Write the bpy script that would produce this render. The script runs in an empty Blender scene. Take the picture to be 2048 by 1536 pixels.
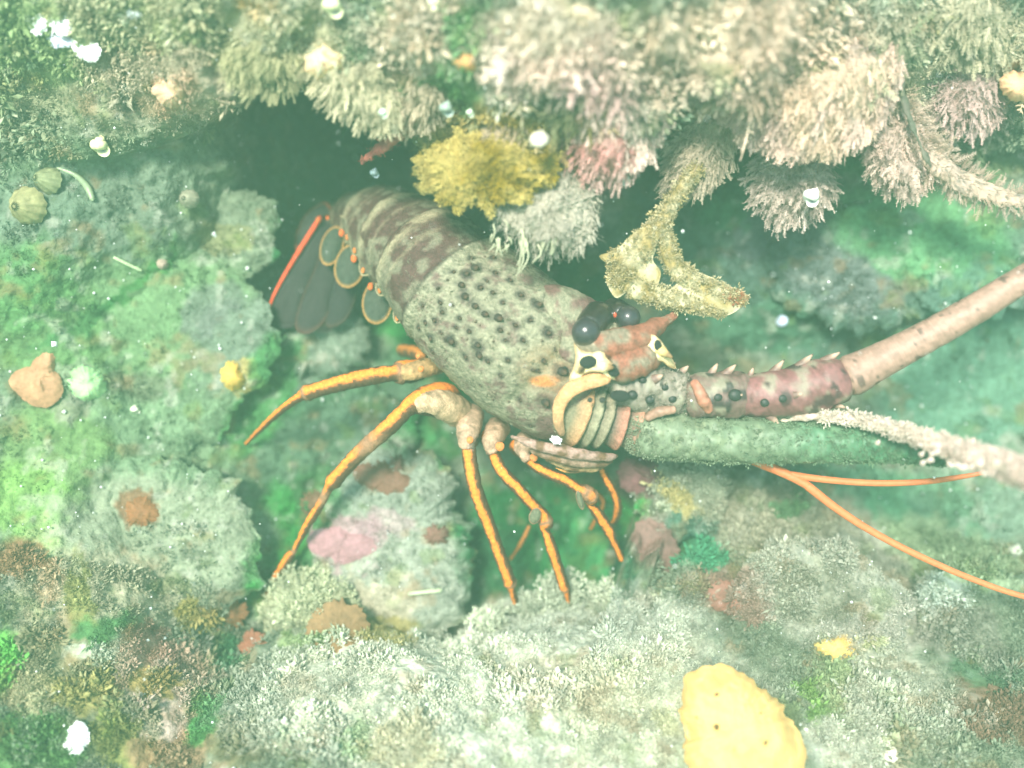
import bpy, math, numpy as np
from mathutils import Vector, Matrix
from mathutils.bvhtree import BVHTree

rng = np.random.default_rng(7)
SC = bpy.context.scene
COL = SC.collection

# ------------------------------------------------------------------ camera, world, sun, exposure
PITCH = math.radians(35)          # the diver looks forward and down
D = 0.62                          # metres from the lens to the lobster
TAN = 0.529
AX_X = np.array([1.0, 0, 0]); AX_Y = np.array([0, math.sin(PITCH), math.cos(PITCH)]); AX_W = np.array([0, -math.cos(PITCH), math.sin(PITCH)])
ORG = np.array([0, 0, 0.60])
cam_d = bpy.data.cameras.new('camera'); cam = bpy.data.objects.new('camera', cam_d); COL.objects.link(cam)
cam.location = ORG + AX_W * D; cam.rotation_euler = (math.pi / 2 - PITCH, 0, 0)
cam_d.sensor_width = 36; cam_d.lens = 18 / TAN; cam_d.clip_start = 0.01; cam_d.clip_end = 100
cam_d.dof.use_dof = True; cam_d.dof.focus_distance = 0.605; cam_d.dof.aperture_fstop = 1.6
SC.camera = cam
SUN_EL, SUN_AZ = math.radians(50), math.radians(200)      # azimuth from +Y towards +X: behind the diver, a little to the left
wd = bpy.data.worlds.new('World'); SC.world = wd; wd.use_nodes = True
nt = wd.node_tree; bg = nt.nodes['Background']; sk = nt.nodes.new('ShaderNodeTexSky')
sk.sky_type = 'NISHITA'; sk.sun_disc = False; sk.sun_elevation = SUN_EL; sk.sun_rotation = SUN_AZ
nt.links.new(sk.outputs[0], bg.inputs[0]); bg.inputs[1].default_value = 0.13
sd = bpy.data.lights.new('sun', 'SUN'); sun = bpy.data.objects.new('sun', sd); COL.objects.link(sun)
sd.energy = 4.2; sd.angle = math.radians(14); sd.color = (1.0, 0.95, 0.84)
sdir = Vector((math.cos(SUN_EL) * math.sin(SUN_AZ), math.cos(SUN_EL) * math.cos(SUN_AZ), math.sin(SUN_EL)))
sun.rotation_euler = sdir.to_track_quat('Z', 'Y').to_euler(); sun.location = (0, -1, 3)
SC.view_settings.view_transform = 'Standard'; SC.view_settings.look = 'None'
SC.view_settings.exposure = 1.62; SC.view_settings.gamma = 1.0

# ------------------------------------------------------------------ coordinates
def L2W(l):
    l = np.atleast_2d(l)
    return ORG + l[:, :1] * AX_X + l[:, 1:2] * AX_Y + l[:, 2:3] * AX_W
def W2L(p):
    q = np.atleast_2d(p) - ORG
    return np.stack([q @ AX_X, q @ AX_Y, q @ AX_W], 1)
def LP(px, py, w):
    px, py, w = np.broadcast_arrays(np.asarray(px, float), np.asarray(py, float), np.asarray(w, float))
    k = (D - w) * TAN / 1024
    return np.stack([(px - 1024) * k, (768 - py) * k, w], -1).reshape(-1, 3)
def PX(l):
    k = (D - l[:, 2]) * TAN / 1024
    return l[:, 0] / k + 1024, 768 - l[:, 1] / k
MM = D * TAN / 1024               # metres per photo pixel at the lobster

def _hash(i, j, k, s):
    h = (i * 374761393 + j * 668265263 + k * 2147483647 % 1000003 * 69069 + s * 974711) & 0xffffffff
    h = ((h ^ (h >> 13)) * 1274126177) & 0xffffffff
    h = ((h ^ (h >> 15)) * 2246822519) & 0xffffffff
    return ((h ^ (h >> 16)) & 0xffff) / 65535.0 * 2 - 1
def vnoise(p, s=0):
    i = np.floor(p).astype(np.int64); f = p - i; f = f * f * (3 - 2 * f); r = 0
    for a in (0, 1):
        for b in (0, 1):
            for c in (0, 1):
                wgt = (f[:, 0] if a else 1 - f[:, 0]) * (f[:, 1] if b else 1 - f[:, 1]) * (f[:, 2] if c else 1 - f[:, 2])
                r = r + wgt * _hash(i[:, 0] + a, i[:, 1] + b, i[:, 2] + c, s)
    return r
def fbm(p, scale, octv=4, s=0, gain=.5):
    p = np.asarray(p) * scale; r = 0; a = 1; n = 0
    for o in range(octv):
        r = r + a * vnoise(p + 17.3 * o, s + o); n += a; a *= gain; p = p * 2.03
    return r / n
def lin(c):
    c = np.asarray(c, float) / 255
    return np.where(c < .04045, c / 12.92, ((c + .055) / 1.055) ** 2.4)
def sm(a, b, x):
    t = np.clip((x - a) / (b - a), 0, 1); return t * t * (3 - 2 * t)

# ------------------------------------------------------------------ mesh building
def mesh_obj(name, V, faces, mat, col=None, parent=None, origin=None, smooth=True):
    """V in world space; faces a list of int arrays (n,3)/(n,4); origin the thing's base point."""
    V = np.asarray(V, float)
    if origin is None: origin = V.mean(0)
    origin = np.asarray(origin, float)
    me = bpy.data.meshes.new(name)
    faces = [np.asarray(f) for f in faces if len(f)]
    nl = sum(f.size for f in faces); nf = sum(len(f) for f in faces)
    me.vertices.add(len(V)); me.loops.add(nl); me.polygons.add(nf)
    me.vertices.foreach_set('co', (V - origin).astype(np.float32).ravel())
    me.loops.foreach_set('vertex_index', np.concatenate([f.ravel() for f in faces]).astype(np.int32))
    tot = np.concatenate([np.full(len(f), f.shape[1]) for f in faces])
    st = np.concatenate([[0], np.cumsum(tot)[:-1]])
    me.polygons.foreach_set('loop_start', st.astype(np.int32)); me.polygons.foreach_set('loop_total', tot.astype(np.int32))
    me.polygons.foreach_set('use_smooth', np.full(nf, smooth))
    me.update(calc_edges=True)
    if col is not None:
        at = me.color_attributes.new('Col', 'FLOAT_COLOR', 'POINT')
        c4 = np.ones((len(V), 4), np.float32); c4[:, :3] = np.clip(col, 0, 1)
        at.data.foreach_set('color', c4.ravel())
    me.materials.append(mat)
    o = bpy.data.objects.new(name, me); COL.objects.link(o)
    if parent is not None:
        o.parent = parent; o.location = Vector(origin) - parent.location
    else: o.location = origin
    return o
def tag(o, label=None, cat=None, group=None, kind=None):
    if label: o['label'] = label
    if cat: o['category'] = cat
    if group: o['group'] = group
    if kind: o['kind'] = kind
    return o
class Acc:                         # collects shells of one object
    def __init__(s): s.V = []; s.F = []; s.C = []; s.n = 0
    def add(s, V, F, C):
        V = np.asarray(V); s.V.append(V)
        for f in F:
            if len(f): s.F.append(np.asarray(f) + s.n)
        C = np.asarray(C, float); s.C.append(np.broadcast_to(C, V.shape) if C.ndim == 1 else C); s.n += len(V)
    def obj(s, name, mat, **k):
        return mesh_obj(name, L2W(np.concatenate(s.V)), s.F, mat, np.concatenate(s.C), **k)
def grid_faces(nu, nv, wrap_u=False, wrap_v=False):
    iu = np.arange(nu if wrap_u else nu - 1); iv = np.arange(nv if wrap_v else nv - 1)
    I, J = np.meshgrid(iu, iv, indexing='ij'); I2 = (I + 1) % nu; J2 = (J + 1) % nv
    return np.stack([I * nv + J, I2 * nv + J, I2 * nv + J2, I * nv + J2], -1).reshape(-1, 4)

def material(name, rough=.85, bump=.5, bscale=900, var=.25, vscale=260, spec=.25, sss=0, coat=0, detail=5, const=None, dist=.0012):
    m = bpy.data.materials.new(name); m.use_nodes = True; t = m.node_tree; N = t.nodes; Lk = t.links
    b = N['Principled BSDF']; b.inputs['Roughness'].default_value = rough; b.inputs['Specular IOR Level'].default_value = spec
    if coat: b.inputs['Coat Weight'].default_value = coat; b.inputs['Coat Roughness'].default_value = .15
    if sss:
        b.inputs['Subsurface Weight'].default_value = sss; b.inputs['Subsurface Scale'].default_value = .004
    tc = N.new('ShaderNodeTexCoord')
    if const is None:
        at = N.new('ShaderNodeAttribute'); at.attribute_name = 'Col'; src = at.outputs['Color']
    else:
        rg = N.new('ShaderNodeRGB'); rg.outputs[0].default_value = (*lin(const), 1); src = rg.outputs[0]
    nz = N.new('ShaderNodeTexNoise'); nz.inputs['Scale'].default_value = vscale; nz.inputs['Detail'].default_value = detail; nz.inputs['Roughness'].default_value = .65
    mr = N.new('ShaderNodeMapRange'); mr.inputs['From Min'].default_value = .3; mr.inputs['From Max'].default_value = .7
    mr.inputs['To Min'].default_value = 1 - var; mr.inputs['To Max'].default_value = 1 + var
    mx = N.new('ShaderNodeMix'); mx.data_type = 'RGBA'; mx.blend_type = 'MULTIPLY'; mx.inputs['Factor'].default_value = 1
    Lk.new(tc.outputs['Object'], nz.inputs['Vector']); Lk.new(nz.outputs['Fac'], mr.inputs['Value'])
    Lk.new(src, mx.inputs['A']); Lk.new(mr.outputs['Result'], mx.inputs['B']); Lk.new(mx.outputs['Result'], b.inputs['Base Color'])
    n2 = N.new('ShaderNodeTexNoise'); n2.inputs['Scale'].default_value = bscale; n2.inputs['Detail'].default_value = 4
    Lk.new(tc.outputs['Object'], n2.inputs['Vector'])
    bp = N.new('ShaderNodeBump'); bp.inputs['Strength'].default_value = bump; bp.inputs['Distance'].default_value = dist
    Lk.new(n2.outputs['Fac'], bp.inputs['Height']); Lk.new(bp.outputs['Normal'], b.inputs['Normal'])
    return m
M = dict(
    rock=material('silted_rock', .95, .8, 420, .22, 330, .15, dist=.002),
    turf=material('algae_fronds', .9, .2, 1200, .18, 500, .15),
    shell=material('lobster_shell', .62, .9, 1100, .34, 620, .3, dist=.0009),
    limb=material('lobster_horn_shell', .5, .35, 900, .15, 400, .4, dist=.0006),
    eye=material('eye_cornea', .28, .1, 600, .2, 300, .5, coat=.3),
    sponge=material('sponge_flesh', .75, .35, 700, .08, 90, .3, sss=.3),
    crust=material('crust_algae', .7, .45, 500, .25, 250, .3),
    white=material('white_shell', .35, .3, 500, .1, 200, .5),
    weed=material('seaweed_blade', .6, .4, 700, .3, 300, .3),
    speck=material('suspended_silt', .8, 0, 500, .05, 200, .2, const=(235, 240, 235)),
)

# ------------------------------------------------------------------ colour of rock and growth, patch by patch, crevice shade painted in
BLOBS = [  # px, py, rx, ry, rot, rgb, strength
 (300,60,420,230,0,(150,150,112),1),(40,120,150,160,0,(112,140,80),.8),(350,190,200,110,20,(156,140,116),.8),(220,260,260,90,5,(140,134,108),.7),
 (520,20,60,34,0,(176,140,72),.9),(640,120,60,50,0,(220,190,150),.85),(340,180,50,46,0,(196,160,130),.8),(545,135,50,20,0,(190,150,130),.7),
 (650,200,160,90,0,(176,166,134),.8),(600,60,150,60,0,(170,165,130),.7),(860,60,120,110,0,(190,170,145),.8),(860,210,110,70,0,(176,160,135),.8),
 (950,90,70,120,15,(70,120,62),.95),(890,190,80,50,20,(74,118,60),.9),(730,120,22,60,-12,(60,112,60),.8),
 (1120,120,170,150,0,(206,180,162),1),(1210,240,110,120,0,(206,165,160),.9),(1230,300,50,60,0,(190,130,130),.8),(1120,30,120,60,0,(188,176,150),.7),
 (1040,300,240,90,0,(160,138,60),.95),(960,330,140,50,10,(172,142,44),.9),(1110,230,60,60,0,(100,112,78),.8),(985,250,30,30,0,(160,130,30),.8),
 (1290,50,70,60,0,(86,128,66),.8),(1150,420,150,90,0,(160,150,136),1),
 (1550,120,340,180,0,(196,172,148),1),(1400,70,120,80,0,(214,192,165),.9),(1640,200,180,120,20,(190,160,136),.9),(1900,60,180,90,0,(170,160,132),.9),
 (1930,170,90,60,0,(110,126,96),.8),(1945,200,70,90,0,(190,165,155),.8),(2020,170,50,40,0,(220,175,135),.9),(1800,290,120,110,0,(188,165,150),.9),
 (1400,260,70,100,0,(170,160,140),.8),(1780,120,60,70,30,(120,134,96),.7),
 # mid right wall
 (1700,520,460,220,0,(84,112,98),1),(1640,520,170,110,20,(98,106,104),.85),(1480,470,60,90,0,(92,100,104),.9),(1850,400,230,80,15,(88,112,88),.9),
 (1850,480,210,100,20,(96,160,104),.85),(1700,300,70,50,10,(60,150,90),.9),(1440,380,80,60,0,(58,128,84),.85),(1960,610,140,90,0,(84,122,108),.7),
 (1950,760,220,160,0,(92,142,116),.9),(1500,640,170,70,0,(64,112,84),.85),(1850,1030,140,90,0,(70,160,92),.9),(1700,1000,180,70,0,(96,150,114),.8),
 (1950,1000,140,110,0,(110,140,118),.7),(1450,560,120,60,0,(82,110,98),.8),(1300,300,80,120,0,(92,112,90),.7),
 # left slope
 (200,560,420,330,0,(100,126,92),1),(180,420,260,100,0,(100,120,100),.9),(330,420,170,120,30,(102,118,98),.8),(480,460,120,130,0,(110,122,98),.8),
 (300,640,210,150,-10,(104,142,92),.9),(80,650,130,110,0,(92,136,74),.8),(40,560,110,90,0,(80,134,72),.8),(560,690,190,120,0,(112,128,110),.9),
 (640,620,60,50,30,(150,118,112),.8),(440,480,50,30,0,(130,130,82),.7),(470,760,40,36,0,(180,160,80),.85),(280,750,90,40,0,(100,104,84),.7),
 (420,620,60,60,0,(104,112,104),.7),(270,560,120,16,-38,(50,120,50),.8),(150,640,110,16,-28,(48,110,56),.7),
 (350,880,240,120,0,(108,138,100),.9),(100,900,130,110,0,(104,140,76),.9),(60,1010,110,90,0,(118,166,72),.85),(90,1085,70,40,0,(170,190,120),.7),
 (130,820,50,40,0,(140,130,120),.5),
 # floor between the legs: algae green with the green cast of shade painted in
 (600,1000,110,220,10,(62,118,66),.95),(540,1100,70,140,8,(40,132,52),.95),(760,800,260,80,-10,(70,110,78),.9),(640,880,190,70,-20,(84,110,88),.8),
 (520,800,60,130,25,(56,130,62),.85),(900,700,120,90,0,(34,132,56),.95),(790,640,70,60,0,(44,140,62),.9),(860,880,80,80,0,(48,130,66),.9),
 (1100,1080,230,160,0,(30,108,54),1),(1190,1100,80,130,-20,(56,150,84),.9),(1260,1020,50,90,0,(56,170,80),.85),(1230,1130,40,100,-25,(34,64,52),.8),
 (1130,900,120,50,0,(58,100,64),.7),(980,1150,80,120,0,(44,100,62),.8),
 (650,250,190,160,0,(26,72,46),1),(600,420,70,160,10,(30,100,52),.95),(700,330,110,90,0,(40,84,60),.7),(480,290,140,60,-10,(84,96,78),.6),  # cave: its dark green shade is painted into the patch colour
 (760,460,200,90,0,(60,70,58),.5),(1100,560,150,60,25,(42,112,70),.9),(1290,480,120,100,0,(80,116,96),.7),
 # lower left
 (330,1080,230,150,0,(140,150,122),1),(180,1180,190,90,0,(168,162,130),.9),(280,1020,50,36,0,(134,88,52),.85),(30,1120,60,50,0,(150,106,64),.85),
 (160,1160,30,80,0,(120,122,40),.8),(95,1160,40,40,0,(186,150,110),.7),(120,1330,220,110,0,(150,144,104),.9),(10,1310,50,70,0,(90,190,60),.9),
 (210,1240,70,40,0,(56,130,64),.85),(380,1230,70,26,0,(166,150,56),.85),(280,1260,40,30,0,(160,110,90),.7),(330,1350,120,80,30,(186,160,136),.9),
 (300,1310,60,50,40,(190,140,120),.7),(320,1375,60,34,20,(160,138,46),.8),(160,1385,80,40,0,(160,150,70),.8),(60,1500,120,70,0,(70,130,50),.8),
 (250,1480,90,70,30,(124,126,40),.8),(340,1420,70,40,0,(196,170,156),.8),(360,1500,110,60,0,(166,128,90),.8),(420,1450,50,50,0,(52,134,56),.9),
 (500,1490,60,60,0,(110,100,60),.7),(440,1300,40,46,0,(44,118,72),.9),(190,1300,50,30,0,(186,196,170),.8),(60,1400,60,50,0,(196,186,140),.6),
 # lower bank
 (1000,1400,560,190,0,(204,206,184),1),(1200,1250,240,70,0,(178,182,164),1),(700,1400,130,120,0,(196,196,172),.7),(1150,1380,150,60,0,(196,186,160),.7),
 (790,1010,140,130,0,(138,146,130),.95),(790,1170,150,130,0,(150,156,138),.95),(690,1090,80,50,0,(176,134,142),.8),(760,1070,60,40,0,(176,136,146),.5),(740,1200,90,60,0,(190,176,146),.8),
 (770,1260,60,30,0,(164,150,70),.8),(620,1200,90,70,0,(170,176,140),.7),(600,1210,26,44,0,(52,140,60),.85),(610,1290,60,20,0,(150,180,100),.6),
 (1400,970,110,90,0,(150,156,132),.95),(1380,990,40,24,0,(196,176,90),.7),(1410,1100,60,50,10,(52,140,98),.95),(1390,1040,50,30,0,(60,120,100),.8),
 (1280,960,60,60,0,(110,76,76),.85),(1300,1080,50,70,20,(120,96,86),.85),(1600,1060,200,90,20,(152,146,122),.95),(1560,1010,50,26,0,(84,140,88),.8),
 (1480,1180,110,60,0,(146,112,98),.85),(1700,1180,210,120,20,(164,164,146),.95),(1620,1170,80,60,0,(120,120,96),.6),(1900,1110,170,70,15,(150,168,128),.9),
 (1880,1200,60,40,0,(178,190,176),.85),(1760,1260,150,70,0,(166,160,146),.7),(1670,1300,60,26,5,(216,186,120),.85),(1720,1310,30,24,0,(180,186,90),.7),
 (1800,1400,180,100,25,(170,170,148),.9),(1950,1290,110,60,30,(128,128,112),.8),(2000,1420,110,60,25,(126,92,70),.9),(1650,1400,60,60,0,(130,150,90),.7),
 (1620,1420,24,60,-30,(110,150,60),.8),(1900,1500,140,60,20,(120,130,100),.7),(1700,1500,100,60,0,(190,190,170),.8),(1970,1340,60,30,20,(60,110,70),.7),
 (700,1480,30,60,0,(110,160,80),.5),(790,1500,90,50,0,(178,164,118),.6),(1330,1430,40,30,20,(150,140,60),.6),(1300,1420,200,120,0,(182,184,150),.5),
]
def albedo(L, mottle=1.0):
    """painted colour of rock and growth at a point of the reef, green crevice shade included (authored patches with ragged edges)"""
    px, py = PX(L)
    wx = fbm(L, 28, 4, 3) * 55 + fbm(L, 160, 3, 13) * 22; wy = fbm(L, 28, 4, 5) * 55 + fbm(L, 160, 3, 15) * 22
    X = px + wx; Y = py + wy
    c = np.tile(lin((120, 132, 108)), (len(L), 1))
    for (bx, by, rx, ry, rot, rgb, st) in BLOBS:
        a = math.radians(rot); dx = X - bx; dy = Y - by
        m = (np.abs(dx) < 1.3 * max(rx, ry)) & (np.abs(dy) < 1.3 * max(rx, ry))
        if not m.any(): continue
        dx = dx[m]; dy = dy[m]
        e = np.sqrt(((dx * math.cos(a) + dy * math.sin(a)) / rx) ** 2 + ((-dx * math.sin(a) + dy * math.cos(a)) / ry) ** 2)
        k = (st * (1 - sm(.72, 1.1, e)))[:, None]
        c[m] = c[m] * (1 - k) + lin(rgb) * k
    # mottling: silt, olive, rust and pink growth at the size of a few millimetres
    n1 = fbm(L, 150, 4, 21)[:, None]; n2 = fbm(L, 420, 3, 31)[:, None]; n3 = fbm(L, 70, 3, 41)[:, None]
    c = c * (1 + mottle * (.45 * n1 + .35 * n2))
    k = sm(.18, .5, n3) * .4 * mottle; c = c * (1 - k) + lin((150, 112, 70)) * k
    k = sm(.2, .5, fbm(L, 95, 3, 51))[:, None] * .35 * mottle; c = c * (1 - k) + lin((190, 190, 172)) * k
    k = sm(.25, .5, fbm(L, 60, 3, 61))[:, None] * .35 * mottle; c = c * (1 - k) + lin((104, 130, 40)) * k
    g = c.mean(1, keepdims=True); c = g + (c - g) * .80
    return np.clip(c, .01, .9) * .92

# ------------------------------------------------------------------ relief: height towards the diver over the lobster's plane
CTRL = [(0,0,.02),(300,0,.02),(600,0,.0),(900,0,0),(1200,0,-.02),(1600,0,-.02),(2048,0,-.03),(0,200,0),(300,200,-.01),(650,260,-.24),(560,240,-.15),(700,380,-.20),(800,300,-.24),
 (450,200,.0),(450,330,-.03),(600,400,-.16),(900,250,-.16),(1050,500,-.14),(1150,560,-.12),(1200,400,-.09),(100,420,.0),(300,420,-.02),(480,480,-.06),(0,600,-.01),(250,620,-.04),(450,640,-.075),
 (600,640,-.10),(750,620,-.12),(650,540,-.13),(100,800,-.025),(350,800,-.05),(560,800,-.07),(700,830,-.095),(800,760,-.11),(900,650,-.11),(850,880,-.10),(100,1000,-.0),(350,1000,-.035),(560,1000,-.065),(560,1150,-.07),
 (700,1000,-.10),(900,1000,-.10),(1000,1100,-.09),(1150,1100,-.095),(1250,1050,-.11),(1100,900,-.10),(1000,700,-.12),(1200,750,-.12),(1300,900,-.09),(1400,700,-.11),(1400,500,-.08),(1500,400,-.07),(1600,550,-.07),(1750,480,-.07),(1700,700,-.11),
 (1900,450,-.05),(2000,600,-.09),(1900,760,-.10),(1600,850,-.10),(1800,950,-.085),(2000,950,-.075),(1700,250,-.07),(1900,250,-.06),(2048,350,-.05),(1300,250,-.13),
 (0,1250,.03),(200,1250,.015),(400,1180,-.03),(500,1260,-.06),(0,1500,.05),(250,1500,.045),(450,1450,.02),(650,1250,-.06),(900,1250,-.09),(1100,1300,-.09),(1500,1100,-.07),(2000,1150,-.05),(1400,1400,-.05),(1900,1400,-.03),
 (-500,100,.06),(-500,900,.03),(-500,1700,.08),(500,1900,.08),(1300,1900,.06),(2200,1900,.05),(2600,1000,-.02),(2600,200,-.02),(1000,-500,.03),(2300,-400,0),(-300,-500,.06)]
CT = np.array(CTRL, float)
def relief(px, py):
    out = np.zeros(px.shape); ws = np.full(px.shape, 1e-12); s = 88.0
    for cx, cy, w in CT:
        k = np.exp(-((px - cx) ** 2 + (py - cy) ** 2) / (2 * s * s)) + 2e-5 / (1e-3 + ((px - cx) ** 2 + (py - cy) ** 2) / 2e5) ** 2
        out += k * w; ws += k
    return out / ws
def axis_pts(a, b, lo, hi, step):
    mid = np.arange(lo, hi + 1, step); n = 22
    g = np.linspace(0, 1, n + 1)[1:] ** 1.6
    return np.concatenate([(lo + (a - lo) * g)[::-1], mid, hi + (b - hi) * g])
STRUCT = []
gx = axis_pts(-1500, 3550, -60, 2110, 4.5); gy = axis_pts(-1100, 2700, -60, 1600, 4.5)
GX, GY = np.meshgrid(gx, gy, indexing='ij'); gxx = GX.ravel(); gyy = GY.ravel()
w0 = relief(gxx, gyy); L = LP(gxx, gyy, w0)
dec = (1 - sm(2300, 3300, gxx)) * 1
disp = fbm(L, 14, 4, 1) * .016 + (1 - np.abs(fbm(L, 40, 3, 2))) ** 3 * .004 + fbm(L, 130, 4, 4, .6) * .0045
L = LP(gxx, gyy, w0 + disp)
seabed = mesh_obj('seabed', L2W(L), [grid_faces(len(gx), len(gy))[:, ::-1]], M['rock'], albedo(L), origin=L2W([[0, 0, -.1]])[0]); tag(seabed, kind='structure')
STRUCT.append(seabed)

def outline_r(poly, n, cx, cy):
    """radius of a star-shaped outline around its centre, smoothed, at n angles"""
    P = np.array(poly, float); ang = np.arctan2(P[:, 1] - cy, P[:, 0] - cx); r = np.hypot(P[:, 0] - cx, P[:, 1] - cy)
    o = np.argsort(ang); ang = ang[o]; r = r[o]
    th = np.linspace(-math.pi, math.pi, n, endpoint=False)
    return th, np.interp(th, np.concatenate([ang - 2 * math.pi, ang, ang + 2 * math.pi]), np.concatenate([r, r, r]))
def dome(poly, wf, height, p=2.5, rings=30, segs=90, namp=.004, nsc=60, edge=.02, jag=6, skirt=.03, seed=0, c=None, undercut=.12, fine=.0012, col=None, jf=.7):
    """a closed lump: wf(px,py) gives where it sits, height how far it bulges, skirt how deep its sides go back"""
    P = np.array(poly, float); cx, cy = c if c is not None else P.mean(0)
    th, R = outline_r(poly, segs, cx, cy)
    k = np.ones(5) / 5; R = np.convolve(np.concatenate([R[-2:], R, R[:2]]), k, 'valid')
    t = np.concatenate([1 - (1 - np.linspace(0.02, 1, rings)) ** 1.6, [1.0, 1 - undercut * .4, 1 - undercut]])
    dwn = np.concatenate([np.zeros(rings), [skirt * .35, skirt * .75, skirt]])
    T, TH = np.meshgrid(t, th, indexing='ij'); RR = np.broadcast_to(R, T.shape)
    q = np.stack([np.cos(TH) * 3, np.sin(TH) * 3, T * 0 + seed], -1).reshape(-1, 3)
    jg = (fbm(q, 2.2, 3, seed) * jag * 1.6 + fbm(q, 9, 3, seed + 9) * jag * jf).reshape(T.shape)
    px = cx + np.cos(TH) * T * (RR + jg); py = cy + np.sin(TH) * T * (RR + jg)
    px = px.ravel(); py = py.ravel(); tt = T.ravel()
    base = wf(px, py) if callable(wf) else np.full(px.shape, float(wf))
    w = base + height * (1 - np.minimum(tt, 1) ** p) - np.repeat(dwn, segs)
    L0 = LP(px, py, w); amp = np.where(np.repeat(dwn, segs) > 0, .5, 1)
    w = w + amp * (fbm(L0, nsc, 4, seed + 2) * namp + fbm(L0, nsc * 5, 3, seed + 3) * fine)
    Lc = LP(px, py, w)
    F = grid_faces(len(t), segs, False, True)
    Lc = np.vstack([Lc, Lc[:segs].mean(0), Lc[-segs:].mean(0)])
    a = np.arange(segs); b = (a + 1) % segs; n0 = len(t) * segs
    return Lc, [F, np.stack([np.full(segs, n0), a, b], 1), np.stack([np.full(segs, n0 + 1), n0 - segs + b, n0 - segs + a], 1)]
def lump(name, poly, wf, height, mat='rock', col=None, parent=None, mottle=1, **k):
    Lc, F = dome(poly, wf, height, **k)
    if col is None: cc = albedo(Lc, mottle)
    else:
        cc = np.tile(lin(col), (len(Lc), 1)) * (1 + .22 * mottle * fbm(Lc, 130, 4, 77))[:, None]
    back = Lc[-1:]
    return mesh_obj(name, L2W(Lc), F, M[mat], cc, parent=parent, origin=L2W(back)[0]), Lc

# overhanging ledge along the top, left and right of the cave
def w_up(px, py): return .035 - .045 * sm(560, 360, px) + .03 * sm(400, -200, py) - .05 * sm(1350, 2000, px) + .012 * np.sin(px / 170)
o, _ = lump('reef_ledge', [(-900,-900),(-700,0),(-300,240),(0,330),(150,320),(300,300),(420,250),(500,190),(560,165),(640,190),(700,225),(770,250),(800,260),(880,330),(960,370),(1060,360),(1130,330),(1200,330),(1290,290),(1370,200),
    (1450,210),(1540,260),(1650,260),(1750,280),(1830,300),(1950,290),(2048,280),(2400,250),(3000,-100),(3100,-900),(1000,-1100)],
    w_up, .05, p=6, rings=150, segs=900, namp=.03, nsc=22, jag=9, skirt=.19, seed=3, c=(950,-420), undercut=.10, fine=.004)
tag(o, kind='structure'); STRUCT.append(o)
# bank in front of the lobster's feet
def w_bank(px, py): return -.055 + .085 * sm(1150, 1560, py) - .02 * sm(1300, 1900, px) - .02 * sm(1250, 900, py)
o, _ = lump('reef_bank', [(-100,1900),(120,1620),(330,1480),(470,1360),(520,1290),(600,1250),(700,1240),(800,1265),(870,1290),(960,1265),(1040,1225),(1110,1200),(1200,1210),(1290,1205),(1318,1150),(1290,1070),(1290,980),(1310,930),(1400,905),
    (1500,925),(1640,1000),(1800,1080),(2048,1120),(2500,1250),(2900,1500),(2600,2100),(1200,2400),(100,2300)],
    w_bank, .035, p=5, rings=150, segs=900, namp=.022, nsc=34, jag=9, skirt=.10, seed=11, c=(1130,1620), undercut=.06, fine=.0035)
tag(o, kind='structure'); STRUCT.append(o)

# rocks one can tell apart
rocks = [
 ([(650,960),(700,900),(800,890),(880,930),(925,1020),(940,1120),(935,1230),(860,1290),(740,1270),(640,1200),(600,1120),(610,1040)], -.068,.048, 'pale silt covered boulder with a pink crust below the second leg', 21),
 ([(110,620),(200,545),(320,490),(440,520),(530,600),(560,700),(500,800),(430,880),(300,930),(170,880),(90,780)], -.055,.03, 'broad flat green boulder left of the tail fan', 23),
 ([(140,950),(260,920),(400,930),(480,990),(520,1080),(510,1180),(430,1235),(300,1225),(180,1180),(120,1070)], -.04,.035, 'crumbly silt grey boulder left of the dark gap by the longest leg', 25),
 ([(1540,480),(1640,430),(1760,430),(1880,500),(1900,580),(1800,640),(1660,650),(1550,590)], -.075,.03, 'dark grey slab behind the tip of the forked mustard seaweed', 27),
 ([(1700,420),(1830,360),(1990,400),(2100,480),(2080,600),(1930,620),(1800,560)], -.066,.022, 'rock with bright green film above the spotted antenna', 29),
 ([(1740,700),(1880,680),(2100,700),(2120,860),(1980,900),(1800,870)], -.105,.022, 'greenish rock between the two long antennae', 31),
 ([(1270,930),(1330,900),(1420,910),(1460,970),(1430,1050),(1340,1080),(1280,1030)], -.055,.03, 'silt crusted rock right under the base of the green antenna', 33),
 ([(300,380),(420,370),(540,400),(560,480),(500,560),(380,570),(290,500)], -.06,.02, 'grey green rock left of the red edged tail fan', 35),
 ([(510,640),(600,600),(680,610),(740,670),(720,730),(620,750),(530,730)], -.088,.028, 'small rock with a pinkish top just below the tail fan', 37),
 ([(560,850),(650,800),(780,790),(840,840),(820,900),(720,930),(600,930)], -.095,.022, 'shaded grey rock between the two rear legs', 39),
 ([(1480,1150),(1620,1090),(1760,1130),(1820,1230),(1740,1330),(1580,1340),(1480,1260)], -.02,.03, 'rubbly rock to the right of the orange sponge', 41),
 ([(1850,1150),(1990,1140),(2110,1200),(2120,1320),(1980,1350),(1860,1290)], -.034,.03, 'rough rock near the right edge under the orange antennule tip', 43),
]
for poly, w, h, lab, s in rocks:
    o, _ = lump('boulder', poly, w + h * .25, h * .3, p=6.0, rings=70, segs=300, namp=.006, nsc=38, jag=20, skirt=.05, seed=s, fine=.0022, undercut=.05, jf=.12)
    tag(o, lab, 'rock', 'rocks of the crevice'); STRUCT.append(o)

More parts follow.
